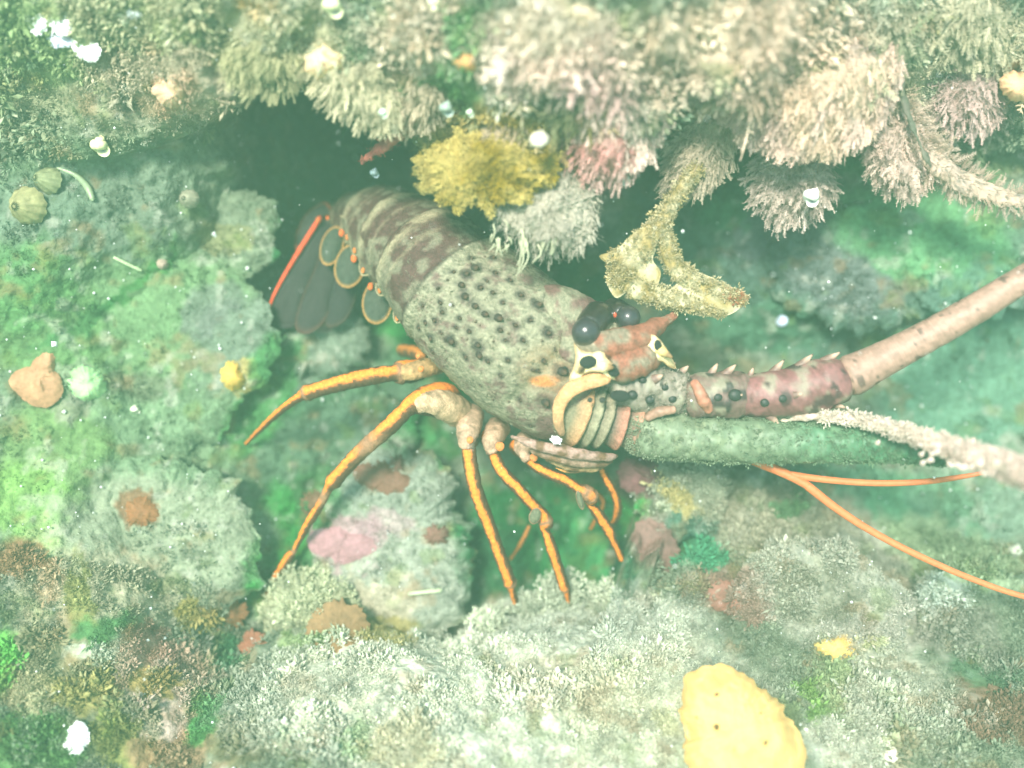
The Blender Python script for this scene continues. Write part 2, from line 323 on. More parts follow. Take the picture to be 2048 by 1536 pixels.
# ------------------------------------------------------------------ ray casting on the rock for growth to stand on
def make_bvh(objs):
    V = []; F = []; n = 0
    for o in objs:
        me = o.data; c = np.empty(len(me.vertices) * 3, np.float32); me.vertices.foreach_get('co', c)
        loc = o.matrix_basis.translation
        if o.parent: loc = loc + o.parent.location
        V.append(c.reshape(-1, 3) + np.array(loc))
        lt = np.empty(len(me.polygons), np.int32); me.polygons.foreach_get('loop_total', lt)
        li = np.empty(len(me.loops), np.int32); me.loops.foreach_get('vertex_index', li)
        st = np.concatenate([[0], np.cumsum(lt)[:-1]])
        F += [tuple(int(x) + n for x in li[a:a + b]) for a, b in zip(st, lt)]
        n += len(c) // 3
    V = np.concatenate(V)
    return BVHTree.FromPolygons([tuple(v) for v in V.tolist()], F)
BV = make_bvh(STRUCT)
CAMP = Vector(ORG + AX_W * D)
def hit(px, py, bv=None, side=(0, 0)):
    tgt = Vector(L2W(LP(px, py, 0.0))[0])
    h = (bv or BV).ray_cast(CAMP, (tgt - CAMP).normalized(), 5)
    if h[0] is None: return None
    p = W2L(np.array(h[0]))[0]; n = np.array([np.dot(h[1], AX_X), np.dot(h[1], AX_Y), np.dot(h[1], AX_W)])
    if n[2] < 0: n = -n
    return p, n
def surf_w(px, py, dflt=-.08):
    out = np.empty(len(px))
    for i in range(len(px)):
        h = hit(px[i], py[i]); out[i] = h[0][2] if h else dflt
    return out

# ------------------------------------------------------------------ frond and crumb templates
def t_feather(seed, pairs=9, wd=.05, ll=.20):
    r = np.random.default_rng(seed); V = []; F = []
    bend = r.uniform(-.12, .12)
    for z in (0, .55, 1):
        for a in range(3): V.append((math.cos(a * 2.094) * .035 * (1.15 - z) + bend * z * z, math.sin(a * 2.094) * .035 * (1.15 - z), z))
    for k in range(2):
        for a in range(3):
            b = (a + 1) % 3; F.append((k * 3 + a, k * 3 + b, k * 3 + 3 + b)); F.append((k * 3 + a, k * 3 + 3 + b, k * 3 + 3 + a))
    for i in range(pairs):
        z = .12 + .8 * i / (pairs - 1)
        for sgn in (-1, 1):
            l = ll * (1.15 - .75 * z) * r.uniform(.7, 1.2); n = len(V); x0 = bend * z * z; tw = r.uniform(-.35, .35)
            V += [(x0, 0, z - wd * .5), (x0, .01, z + wd * .5), (x0 + sgn * l * .75, tw * l, z + l * .45 + wd * .4), (x0 + sgn * l, tw * l * 1.3, z + l * .75), (x0 + sgn * l * .7, tw * l, z + l * .3)]
            F += [(n, n + 4, n + 1), (n + 1, n + 4, n + 2), (n + 2, n + 4, n + 3)]
    return np.array(V), np.array(F)
def t_crumb(seed, n=9):
    r = np.random.default_rng(seed); V = []; F = []
    for i in range(n):
        d = r.normal(size=3) * .8; d[2] = abs(d[2]) + .5; d /= np.linalg.norm(d)
        a = np.cross(d, r.normal(size=3)); a /= np.linalg.norm(a); b = np.cross(d, a)
        c0 = d * r.uniform(0, .5); l = r.uniform(.25, .6); w = r.uniform(.07, .17); m = len(V)
        V += [c0, c0 + d * l * .55 + a * w, c0 + d * l * .5 + b * w * .6, c0 + d * l * .6 - a * w, c0 + d * l * .5 - b * w * .6, c0 + d * l]
        F += [(m, m + 1, m + 2), (m, m + 2, m + 3), (m, m + 3, m + 4), (m, m + 4, m + 1), (m + 5, m + 2, m + 1), (m + 5, m + 3, m + 2), (m + 5, m + 4, m + 3), (m + 5, m + 1, m + 4)]
    return np.array(V), np.array(F)
def t_strand(seed, n=5):
    r = np.random.default_rng(seed); V = []; F = []; p = np.zeros(3); d = np.array([0, 0, 1.])
    for k in range(n + 1):
        w = .03 * (1 - .7 * k / n)
        V += [p + (w, 0, 0), p + (-w * .5, w * .87, 0), p + (-w * .5, -w * .87, 0)]
        d = d + r.normal(size=3) * .28; d /= np.linalg.norm(d); p = p + d / n
    for k in range(n):
        for a in range(3):
            b = (a + 1) % 3; F += [(k * 3 + a, k * 3 + b, k * 3 + 3 + b), (k * 3 + a, k * 3 + 3 + b, k * 3 + 3 + a)]
    return np.array(V), np.array(F)
FEATH = [t_feather(i) for i in range(5)]; CRUMB = [t_crumb(i + 20) for i in range(6)]; STRAND = [t_strand(i + 40) for i in range(5)]
def spray(acc, pts, dirs, size, cols, temps, r, sq=1.0):
    """copies of small templates at pts (local), their long axis along dirs"""
    N = len(pts)
    if N == 0: return
    dirs = dirs / (np.linalg.norm(dirs, axis=1, keepdims=True) + 1e-9)
    q = r.normal(size=(N, 3)); a = np.cross(dirs, q); a /= np.linalg.norm(a, axis=1, keepdims=True) + 1e-9; b = np.cross(dirs, a)
    pick = r.integers(0, len(temps), N)
    for ti, (TV, TF) in enumerate(temps):
        s = np.where(pick == ti)[0]
        if not len(s): continue
        sz = size[s][:, None, None]
        V = pts[s][:, None, :] + sz * (TV[None, :, 0:1] * a[s][:, None, :] * sq + TV[None, :, 1:2] * b[s][:, None, :] * sq + TV[None, :, 2:3] * dirs[s][:, None, :])
        m = len(TV); F = (TF[None] + (np.arange(len(s)) * m)[:, None, None]).reshape(-1, 3)
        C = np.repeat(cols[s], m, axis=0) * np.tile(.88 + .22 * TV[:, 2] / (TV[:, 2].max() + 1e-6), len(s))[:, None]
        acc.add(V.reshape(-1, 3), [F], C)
def in_poly(px, py, poly):
    P = np.array(poly, float); inside = np.zeros(len(px), bool); j = len(P) - 1
    for i in range(len(P)):
        xi, yi = P[i]; xj, yj = P[j]
        c = ((yi > py) != (yj > py)) & (px < (xj - xi) * (py - yi) / (yj - yi + 1e-12) + xi); inside ^= c; j = i
    return inside
def rand_poly(poly, n, r, dens=None):
    P = np.array(poly, float); lo = P.min(0); hi = P.max(0)
    x = r.uniform(lo[0], hi[0], n * 3); y = r.uniform(lo[1], hi[1], n * 3); m = in_poly(x, y, poly)
    return x[m][:n], y[m][:n]
UP = np.array([0, .8, .6])         # local direction of the water surface
def turf(name, poly, n, size, temps, grow, lab=None, cat=None, seed=1, colmul=1.0, mottle=1, clump=None, gap=0.0, col=None, face=-1):
    r = np.random.default_rng(seed); x, y = rand_poly(poly, n, r); acc = Acc(); P = []; Nn = []
    for a, b in zip(x, y):
        h = hit(a, b)
        if h: P.append(h[0]); Nn.append(h[1])
    P = np.array(P); Nn = np.array(Nn)
    k = Nn[:, 2] > face; P = P[k]; Nn = Nn[k]
    if gap:
        k = fbm(P, 45, 3, seed) > -gap; P = P[k]; Nn = Nn[k]
    d = Nn * grow[3] + np.array(grow[:3]) + r.normal(size=P.shape) * .42
    c = albedo(P, mottle) if col is None else np.tile(lin(col), (len(P), 1))
    c = c * colmul * r.uniform(.75, 1.25, (len(P), 1))
    s = size * r.lognormal(0, .35, len(P)) * (.55 + 1.1 * sm(-.35, .4, fbm(P, 38, 3, seed + 5))); pos = P + Nn * .0005
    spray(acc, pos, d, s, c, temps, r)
    o = acc.obj(name, M['turf'], smooth=False, origin=L2W(P.mean(0))[0]); tag(o, lab, cat, kind='stuff'); return o
FULL = [(-80,-60),(2130,-60),(2130,1600),(-80,1600)]
turf('algae_turf', [(440,1250),(560,1240),(700,1225),(850,1265),(960,1250),(1110,1180),(1290,1190),(1320,1100),(1290,960),(1400,900),(1520,930),(1700,1040),(2130,1110),(2130,1600),(300,1600)],
     40000, .0035, CRUMB, (0, .5, .2, 1.0), 'pale silty tufted algae covering the bank below the legs', 'algae', 2, gap=.30, colmul=1.12)
turf('silt_turf', [(-80,-60),(2130,-60),(2130,290),(1300,300),(1150,380),(850,360),(780,270),(560,170),(440,260),(0,340),(-80,340)],
     24000, .0046, CRUMB + STRAND, (-.1, -.7, .2, .8), 'beige green tufted algae hanging off the upper ledge', 'algae', 3, gap=.25, colmul=1.25)
turf('feathery_turf', [(940,-60),(2130,-60),(2130,300),(1850,330),(1500,300),(1300,340),(1180,370),(1050,330),(960,200)], 9000, .0058, FEATH, (-.35, -.8, .25, .5), 'pale pink beige feathery algae coating the upper right ledge', 'algae', 9, gap=.35, colmul=1.25, mottle=.9)
turf('fine_turf', [(-80,330),(600,330),(640,1240),(450,1300),(300,1600),(-80,1600)], 6500, .0022, CRUMB, (0, .3, .1, 1.0), 'short crumbly green algae on the left slope', 'algae', 4, gap=.05, face=.6)
turf('lower_turf', [(-80,1080),(480,1180),(620,1260),(560,1600),(-80,1600)], 10000, .0040, CRUMB, (0, .5, .2, 1.0), 'mixed olive and rust coloured seaweed tufts in the lower left corner', 'algae', 6, gap=.1)
turf('wall_film', [(1300,300),(2130,300),(2130,1100),(1500,930),(1300,900)], 4500, .0024, CRUMB, (0, .2, .1, 1.0), 'short green algae on the wall behind the antennae', 'algae', 5, gap=.1, face=.6)
turf('crevice_turf', [(480,700),(1280,880),(1290,1210),(900,1290),(560,1240),(480,1000)], 3000, .0017, CRUMB, (0, .3, .1, 1.0), 'short silty algae on the crevice floor round the legs', 'algae', 8, gap=.1, face=.6)

# ------------------------------------------------------------------ clumps of algae that can be told apart
def clump(name, poly, w, h, col, n, size, dirn, lab, cat, temps=None, grp=None, seed=1, skirt=.03, col2=None, edge_bias=.35, mottle=.8, outw=.42, jag=14):
    r = np.random.default_rng(seed * 7 + 1)
    Lc, F = dome(poly, w, h * .7, p=2.6, rings=26, segs=110, namp=.011, nsc=70, jag=jag, skirt=skirt, seed=seed, fine=.003); h = h
    base = lin(col); acc = Acc(); b2 = lin(col2) if col2 is not None else base * .8
    k = sm(-.2, .3, fbm(Lc, 60, 3, seed))[:, None]; acc.add(Lc, F, (base * (1 - k) + b2 * k) * (.9 + .35 * fbm(Lc, 220, 3, 9))[:, None] * .85)
    P = np.array(poly, float); cx, cy = P.mean(0)
    idx = r.integers(0, 26 * 110, n); e = r.random(n) < edge_bias; idx = np.where(e, (26 - 1 - (r.random(n) ** 2 * 5).astype(int)) * 110 + r.integers(0, 110, n), idx)
    pts = Lc[idx] + r.normal(size=(n, 3)) * .0012
    cl = LP(cx, cy, np.mean(Lc[:, 2]) - .01)[0]
    out = pts - cl; out /= np.linalg.norm(out, axis=1, keepdims=True) + 1e-9
    d = out * outw + np.array(dirn) + r.normal(size=(n, 3)) * .3
    kk = sm(-.25, .3, fbm(pts, 60, 3, seed))[:, None]
    c = (base * (1 - kk) + b2 * kk) * r.uniform(.85, 1.35, (n, 1)) * (1 + .5 * fbm(pts, 130, 3, 5))[:, None]
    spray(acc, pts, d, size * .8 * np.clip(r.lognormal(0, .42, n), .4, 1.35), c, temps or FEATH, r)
    back = Lc[-1:]
    o = acc.obj(name, M['turf'], smooth=False, origin=L2W(back)[0]); tag(o, lab, cat, grp); return o
G = 'clumps of feathery coralline algae'
dn = (-.25, -.8, .25)
clump('coralline_algae', [(985,60),(1080,20),(1200,10),(1290,70),(1330,150),(1320,260),(1270,330),(1220,300),(1150,240),(1080,190),(1010,150)], .06,.03,(220,198,186), 3400,.0085,dn,'large pale pink feathery clump hanging at the top middle','coralline algae',grp=G,seed=5)
clump('coralline_algae', [(1130,200),(1220,180),(1290,230),(1280,310),(1230,365),(1170,340),(1130,280)], .05,.03,(206,176,168), 700,.008,dn,'rose pink feathery clump directly below the large pale one','coralline algae',grp=G,seed=6,col2=(192,142,136))
clump('coralline_algae', [(1000,380),(1080,340),(1160,350),(1190,410),(1170,480),(1110,505),(1050,490),(1000,440)], .045,.025,(186,178,162), 1300,.0062,(0,-.9,.2),'grey fringe of wispy algae hanging over the lobster back','coralline algae',temps=FEATH[:2]+STRAND,grp=G,seed=7)
clump('coralline_algae', [(1310,20),(1450,-30),(1650,-40),(1780,40),(1800,150),(1740,260),(1640,300),(1540,270),(1460,210),(1360,180),(1300,110)], .045,.035,(208,182,170), 5000,.0105,(-.7,-1.1,.3),'broad beige mass of combed feathery fronds at the upper right','coralline algae',grp=G,seed=8,col2=(200,176,154))
clump('coralline_algae', [(1510,320),(1570,290),(1650,310),(1670,360),(1640,410),(1580,440),(1520,400)], .0,.025,(186,168,158), 900,.009,(-.2,-.7,.3),'small mauve beige clump hanging left of the white snail','coralline algae',grp=G,seed=9)
clump('coralline_algae', [(1720,220),(1800,210),(1840,280),(1860,350),(1830,375),(1770,365),(1740,300)], .015,.02,(200,176,164), 900,.010,(-.1,-.8,.2),'beige clump hanging left of the spiky drooping branch','coralline algae',grp=G,seed=10)
clump('coralline_algae', [(1890,130),(1950,105),(2000,150),(1990,230),(1940,265),(1890,240)], .01,.025,(200,172,166), 500,.009,dn,'rounded pink clump close to the right edge','coralline algae',grp=G,seed=11)
clump('coralline_algae', [(1400,190),(1470,180),(1460,270),(1430,340),(1380,390),(1345,410),(1340,350),(1370,270)], .02,.02,(186,170,150), 800,.0085,(-.35,-.8,.1),'narrow pale strip of fronds running down to the forked mustard seaweed','coralline algae',grp=G,seed=12)
clump('coralline_algae', [(640,30),(760,20),(800,90),(790,170),(800,240),(740,250),(690,215),(640,170),(600,100)], .06,.02,(192,184,154), 1000,.0085,(-.1,-.8,.2),'olive beige clump on the lip above the dark cave','coralline algae',grp=G,seed=13)
clump('coralline_algae', [(780,130),(850,90),(930,110),(920,170),(870,230),(820,260),(785,220)], .055,.02,(194,180,156), 800,.008,(-.1,-.8,.2),'tan clump hanging above the small red leaf','coralline algae',grp=G,seed=14)
clump('coralline_algae', [(960,190),(1040,180),(1100,210),(1090,270),(1020,290),(950,270)], .055,.018,(186,166,140), 500,.0075,(-.1,-.7,.3),'brownish beige tuft just above the mustard seaweed','coralline algae',grp=G,seed=15)
clump('coralline_algae', [(1780,-40),(1960,-40),(2060,30),(2040,90),(1920,110),(1830,80)], .03,.03,(180,172,146), 900,.011,(-.3,-.8,.2),'greenish beige clump at the top right corner','coralline algae',grp=G,seed=16)
clump('coralline_algae', [(440,20),(580,10),(620,80),(600,160),(520,180),(450,130)], .06,.02,(162,158,122), 900,.0085,(-.2,-.8,.2),'dull olive clump left of the cave lip','coralline algae',grp=G,seed=17)
clump('mustard_seaweed', [(812,318),(850,325),(890,300),(940,292),(985,262),(1060,265),(1100,300),(1098,350),(1050,385),(985,412),(950,395),(905,400),(870,380),(838,360)], .062,.016,(150,128,38), 4200,.0034,(0,-.35,.5),'mustard yellow bushy seaweed hanging over the lobster tail','seaweed',temps=CRUMB,seed=18,col2=(190,172,104),jag=26)
clump('coralline_algae', [(540,1180),(600,1150),(680,1180),(720,1250),(640,1300),(560,1290)], -.045,.02,(190,192,160), 500,.0065,(0,.7,.3),'pale tuft standing between two brown crusts at the foot of the longest leg','coralline algae',temps=CRUMB,grp=G,seed=19)
for i, (x, y, s) in enumerate([(975,1255,34),(1065,1215,30),(1120,1185,46),(1215,1200,44),(1330,1010,46),(1300,1190,40)]):
    labs = ['little pale sprig on the bank edge left of the middle leg tip','pale tuft on the bank edge under the middle leg tip','spiky pale tuft at the tip of the fourth leg','leafy pale tuft on the bank right of the fourth leg tip','lacy grey tuft right of the small front leg','pale tuft at the right end of the bank edge']
    poly = [(x + s * math.cos(a) * .8, y + s * math.sin(a) * .8) for a in np.linspace(0, 6.28, 9)[:-1]]
    clump('coralline_algae', poly, -.05,.012,(190,194,172), 170,.0078,(0,.9,.25),labs[i],'coralline algae',grp=G,seed=30+i,skirt=.02,temps=FEATH[:2]+CRUMB)

# ------------------------------------------------------------------ tubes
def cr(P, n):
    """Catmull-Rom through rows of P"""
    P = np.asarray(P, float); Q = np.vstack([2 * P[0] - P[1], P, 2 * P[-1] - P[-2]]); out = []; m = len(P) - 1
    for t in np.linspace(0, m, n):
        i = min(int(t), m - 1); u = t - i; a, b, c, d = Q[i], Q[i + 1], Q[i + 2], Q[i + 3]
        out.append(.5 * ((2 * b) + (c - a) * u + (2 * a - 5 * b + 4 * c - d) * u * u + (3 * b - a - 3 * c + d) * u ** 3))
    return np.array(out)
def tube(acc, path, colf, n=60, segs=16, up=(0, .35, 1), flat=1.0, namp=0, nsc=200, straight=False, rnd=.9):
    """path rows (px,py,w,radius in photo pixels); colf(angle from up, s 0..1, local points) -> colours"""
    P = np.array(path, float); loc = LP(P[:, 0], P[:, 1], P[:, 2]); A = np.hstack([loc, P[:, 3:4] * MM])
    if straight:
        t = np.linspace(0, len(A) - 1, n); C = np.stack([np.interp(t, np.arange(len(A)), A[:, k]) for k in range(4)], 1)
    else: C = cr(A, n)
    c = C[:, :3]; R = np.maximum(C[:, 3], .0002)
    al = np.concatenate([[0], np.cumsum(np.linalg.norm(np.diff(c, axis=0), axis=1))])
    for e, rr in ((al, R[0]), (al[-1] - al, R[-1])): R = R * np.sqrt(np.clip(1 - np.clip(1 - e / max(rr * rnd, 1e-5), 0, 1) ** 2, .003, 1))
    T = np.gradient(c, axis=0); T /= np.linalg.norm(T, axis=1, keepdims=True)
    U = np.array(up, float) - T * (T @ np.array(up, float))[:, None]; U /= np.linalg.norm(U, axis=1, keepdims=True); S = np.cross(T, U)
    th = np.linspace(0, 2 * math.pi, segs, endpoint=False)
    V = c[:, None] + R[:, None, None] * (np.cos(th)[None, :, None] * U[:, None] * flat + np.sin(th)[None, :, None] * S[:, None])
    if namp:
        nn = fbm(V.reshape(-1, 3), nsc, 3, 5).reshape(n, segs, 1) * namp; V = V + nn * (V - c[:, None]) / R[:, None, None]
    V = V.reshape(-1, 3); V = np.vstack([V, c[0], c[-1]])
    a = np.arange(segs); b = (a + 1) % segs; n0 = n * segs
    F = [grid_faces(n, segs, False, True), np.stack([np.full(segs, n0), b, a], 1), np.stack([np.full(segs, n0 + 1), n0 - segs + a, n0 - segs + b], 1)]
    TH = np.concatenate([np.tile(th, n), [0, 0]]); TH = np.minimum(TH, 2 * math.pi - TH); Sg = np.concatenate([np.repeat(np.linspace(0, 1, n), segs), [0, 1]])
    acc.add(V, F, colf(TH, Sg, V)); return c, R, T, U, S
def flatc(rgb, var=.15):
    def f(th, s, V): return np.tile(lin(rgb), (len(V), 1)) * (1 + var * 2 * fbm(V, 400, 3, 8))[:, None]
    return f
def spike(acc, p, d, r, l, col, segs=8, tipcol=None):
    d = np.asarray(d, float); d /= np.linalg.norm(d); a = np.cross(d, (.3, .5, .9)); a /= np.linalg.norm(a); b = np.cross(d, a)
    V = []; hs = [(-.15, 1), (.25, .82), (.6, .5), (.9, .18)]
    for h, k in hs:
        for t in range(segs):
            an = t * 2 * math.pi / segs; V.append(p + d * l * h + (a * math.cos(an) + b * math.sin(an)) * r * k)
    V.append(p + d * l); V = np.array(V); m = np.arange(segs); m2 = (m + 1) % segs; n = (len(hs) - 1) * segs
    C = np.tile(lin(col), (len(V), 1))
    if tipcol is not None: C[segs * 2:] = lin(tipcol)
    acc.add(V, [grid_faces(len(hs), segs, False, True), np.stack([n + m, n + m2, np.full(segs, n + segs)], 1)], C)
def ell(acc, c, ax, col, nu=24, nv=32, namp=0, colf=None):
    """ellipsoid: centre, three axis vectors"""
    u = np.linspace(0, math.pi, nu); v = np.linspace(0, 2 * math.pi, nv, endpoint=False); U, Vv = np.meshgrid(u, v, indexing='ij')
    q = np.stack([np.sin(U) * np.cos(Vv), np.sin(U) * np.sin(Vv), np.cos(U)], -1).reshape(-1, 3)
    if namp: q = q * (1 + namp * fbm(q, 2.5, 3, 5))[:, None]
    V = np.asarray(c) + q @ np.asarray(ax)
    acc.add(V, [grid_faces(nu, nv, False, True)], colf(q, V) if colf else lin(col))

# ------------------------------------------------------------------ the lobster
LB = Acc()
ST = [ # px, py, w, radius, kind of plate 0 head .. 
 (1236,800,-.004,36),(1216,804,-.004,64),(1182,800,-.005,96),(1130,772,-.004,130),(1050,710,-.003,147),(963,634,-.004,146),(905,581,-.008,137),
 (872,543,-.018,128),(838,510,-.032,119),(803,482,-.048,109),(768,460,-.066,97),(734,447,-.082,82),(700,442,-.094,60),(672,446,-.102,40)]
A = np.array(ST, float); n1 = 330; sg = 220
C = cr(np.hstack([LP(A[:, 0], A[:, 1], A[:, 2]), A[:, 3:4] * MM]), n1); tt = np.linspace(0, len(ST) - 1, n1)
c = C[:, :3]; T = np.gradient(c, axis=0); T /= np.linalg.norm(T, axis=1, keepdims=True)
UPV = np.array([.62, .78, .42]); U = UPV - T * (T @ UPV)[:, None]; U /= np.linalg.norm(U, axis=1, keepdims=True); S = np.cross(U, T)   # S faces the diver
th = np.linspace(0, 2 * math.pi, sg, endpoint=False); TT, TH = np.meshgrid(tt, th, indexing='ij')
rad = C[:, 3][:, None] * np.ones_like(TH)
seg = np.clip(TT - 6.0, 0, None) * .66; ab = seg > 0; fr = np.mod(seg, 1)
# overlapping tail plates: each swells toward its rear rim, then steps down under the next
rad = rad * np.where(ab, .975 + .035 * sm(.1, .85, fr) * (1 - sm(.93, 1.0, fr)), 1)
rad = rad * (1 - .05 * np.exp(-((TT - 5.75) / .09) ** 2) - .05 * np.exp(-((TT - 3.9 + .35 * np.abs(np.cos(TH / 2))) / .10) ** 2) * (np.cos(TH) > -.4))
rad = rad * (1 + .035 * np.exp(-((TH - .35) / .12) ** 2) * (TT < 5.5) * (TT > 1.5))
cu = np.cos(TH); cu = np.where(cu < 0, cu * (.9), cu)
V = c[:, None] + rad[..., None] * (cu[..., None] * U[:, None] + np.sin(TH)[..., None] * S[:, None]); Vf = V.reshape(-1, 3)
dirr = (Vf - np.repeat(c, sg, 0)); dirr /= np.linalg.norm(dirr, axis=1, keepdims=True)
pit = fbm(Vf, 330, 3, 55); Vf = Vf + dirr * (fbm(Vf, 60, 3, 50) * .0018 + pit * .0009)[:, None]
TTf = TT.ravel(); THf = TH.ravel(); frf = fr.ravel(); abf = ab.ravel()
silt = lin((138, 134, 112)); dark = lin((66, 50, 48)); purp = lin((104, 74, 72)); tan = lin((150, 124, 92))
nse = fbm(Vf, 110, 4, 60); nf = fbm(Vf, 500, 3, 61)
cc = np.tile(silt, (len(Vf), 1)) * (1 + .6 * nf + .7 * fbm(Vf, 900, 2, 66))[:, None]
def mixc(cc, rgb, k): k = np.clip(k, 0, 1)[:, None]; return cc * (1 - k) + rgb * k
cc = mixc(cc, purp, sm(.0, .35, nse + .6 * sm(4.3, 2.6, TTf) - .08 + .5 * nf) * .85 * ~abf)
cc = mixc(cc, lin((92, 72, 70)), sm(.3, .6, fbm(Vf, 70, 3, 63)) * .8 * ~abf)
px_, py_ = PX(Vf)
cc = mixc(cc, tan, sm(1.3, .5, np.hypot((px_ - 1110) / 75, (py_ - 740) / 55)) * .7 * ~abf)
cc = mixc(cc, lin((200, 120, 60)), sm(1.1, .6, np.hypot((px_ - 1090) / 34, (py_ - 762) / 13)) * .8)
cc = mixc(cc, lin((124, 116, 84)), sm(2.3, 2.9, THf * (THf < math.pi)) * .7 * (~abf))
# tail: dark maroon plates, pale silted rims
cc = np.where(abf[:, None], mixc(np.tile(lin((82, 56, 52)), (len(Vf), 1)) * (1 + .5 * nf)[:, None], silt * .85, np.clip(sm(.0, .35, nse + .25 * sm(1.2, 2.2, THf * (THf < math.pi))) * .75, 0, 1)), cc)
rim = np.exp(-((frf - .82 + .05 * nf) / .11) ** 2) + .45 * np.exp(-((frf - .42 + .06 * nf) / .04) ** 2)
cc = np.where(abf[:, None], mixc(cc, lin((158, 148, 120)), rim * .85 * sm(-.35, .1, nse + .25)), cc)
cc = mixc(cc, dark * .7, (np.exp(-((frf - .99) / .03) ** 2) * abf + np.exp(-((TTf - 5.98) / .03) ** 2)) * .8)
body_F = grid_faces(n1, sg, False, True)
bvb = BVHTree.FromPolygons([tuple(v) for v in L2W(Vf).tolist()], [tuple(f) for f in body_F.tolist()])
SPOTS = [(950,536,14),(923,570,12),(930,593,13),(880,605,9),(884,624,9),(950,612,12),(970,628,12),(997,636,15),(868,640,9),(919,636,8),(860,675,10),(901,681,14),(938,663,9),(876,577,9),(907,544,8),
 (973,562,7),(942,517,8),(985,515,10),(1075,609,14),(930,712,9),(958,710,13),(975,722,9),(1087,722,9),(1124,743,16),(1075,741,8),(1091,804,15),(1126,714,6),(845,612,7),(837,655,8),(864,702,7),(1020,560,8),(1040,590,10),(1105,600,16),(1145,600,12),
 (905,610,6),(1010,680,7),(1000,750,7),(1040,800,7),(1030,650,9),(985,585,9),(1060,640,8),(1150,770,9),(1120,850,8),(1060,850,7),(960,770,6)]
SPOTP = []
SPOTS += [(x, y, 6 + (i * 5) % 6) for i, (x, y) in enumerate([(895,560),(932,548),(960,575),(990,545),(1005,605),(912,655),(882,665),(955,690),(1000,660),(1045,680),(1015,720),(1065,740),(1110,700),(1095,665),(1140,700),(850,645),(1120,800)])]
for (x, y, r_) in SPOTS:
    h = hit(x, y, bvb)
    if h is None: continue
    p, nrm = h; rr = r_ * MM; SPOTP.append((p, r_)); q_ = Vf - p; ln_ = np.array([.8, -.6, 0]); al_ = q_ @ ln_; d = np.sqrt(np.maximum((q_ ** 2).sum(1) - al_ ** 2 * (.45 if r_ % 2 else .15), 0))
    cc = mixc(cc, lin((56, 48, 44)), (.55 + .3 * (r_ % 3) / 2) * (1 - sm(rr * .6, rr * 1.45, d + fbm(Vf, 450, 3, 3) * rr * .8)))
    ring = np.exp(-((d / rr - 1.45) / .25) ** 2); cc = mixc(cc, silt * 1.15, ring * .5)
    # a low forward-pointing spine stands in each dark socket
    fwd = np.array([.8, -.55, .1]); spike(LB, p - nrm * .0006, nrm * .8 + fwd * .6, rr * .62, rr * 1.1, (54, 46, 42), tipcol=(86, 66, 52))
LB.add(np.vstack([Vf, c[0], c[-1]]), [body_F, np.stack([np.full(sg, len(Vf)), (np.arange(sg) + 1) % sg, np.arange(sg)], 1), np.stack([np.full(sg, len(Vf) + 1), len(Vf) - sg + np.arange(sg), len(Vf) - sg + (np.arange(sg) + 1) % sg], 1)], np.vstack([cc, purp, dark]))

browc = lambda th, s, V: (lin((112, 84, 78)) * (1 - sm(-.15, .2, fbm(V, 120, 4, 60)))[:, None] + silt * sm(-.15, .2, fbm(V, 120, 4, 60))[:, None]) * (1 + .6 * fbm(V, 600, 3, 61))[:, None]
tube(LB, [(1060,622,.012,60),(1110,628,.018,58),(1160,648,.020,54),(1205,680,.020,48),(1245,706,.018,36),(1290,704,.016,24)], browc, 80, 60, namp=.0016, nsc=200)
tube(LB, [(1100,690,.022,56),(1150,700,.024,52),(1195,722,.024,44),(1240,752,.022,34)], browc, 80, 60, namp=.0016, nsc=200)
# rows of small spines on the head shield
r = np.random.default_rng(4)
for i in range(90):
    x = r.uniform(860, 1190); y = r.uniform(500, 880); h = hit(x, y, bvb)
    if h is None: continue
    if r.random() < .5: spike(LB, h[0] - h[1] * .0004, h[1] + np.array([.6, -.4, 0]), r.uniform(.0007, .0014), r.uniform(.001, .0022), (120, 112, 92), 6, (90, 70, 60))

# side flaps of the tail plates (pleura) and the paddles under them
def leaf(acc, pts, thick, colf, bulge=.002, wave=0):
    """leaf-shaped plate with thickness from a closed outline of (px,py,w)"""
    P = np.array(pts, float); Q = LP(P[:, 0], P[:, 1], P[:, 2]); Q = cr(np.vstack([Q, Q[:1]]), 56)[:-1]; n = len(Q); c0 = Q.mean(0)
    rings = [.12, .3, .5, .7, .85, .94, 1.0]; nr = len(rings)
    nv = np.zeros(3)
    for i in range(n): nv += np.cross(Q[i] - c0, Q[(i + 1) % n] - c0)
    nv /= np.linalg.norm(nv); nv = nv if nv[2] > 0 else -nv
    VV = []; ss = []
    for sgn in (1, -1):
        for t in rings:
            VV.append(c0 + (Q - c0) * t + nv * (sgn * thick * (1 - t ** 4 * .9) + bulge * (1 - t * t))); ss.append(np.full(n, t))
    VV = np.vstack(VV); ss = np.concatenate(ss); F1 = grid_faces(nr, n, False, True); F2 = F1[:, ::-1] + nr * n
    a = np.arange(n); b = (a + 1) % n; e = (nr - 1) * n
    rimf = np.stack([e + a, e + b, e + b + nr * n, e + a + nr * n], 1)
    VV = np.vstack([VV, c0 + nv * (thick + bulge), c0 + nv * (-thick + bulge)]); ss = np.concatenate([ss, [0, 0]]); m = 2 * nr * n
    ang = np.concatenate([np.tile(np.linspace(0, 1, n, endpoint=False), 2 * nr), [0, 0]])
    acc.add(VV, [F1, F2, rimf, np.stack([np.full(n, m), a, b], 1), np.stack([np.full(n, m + 1), nr * n + b, nr * n + a], 1)], colf(ss, ang, VV))
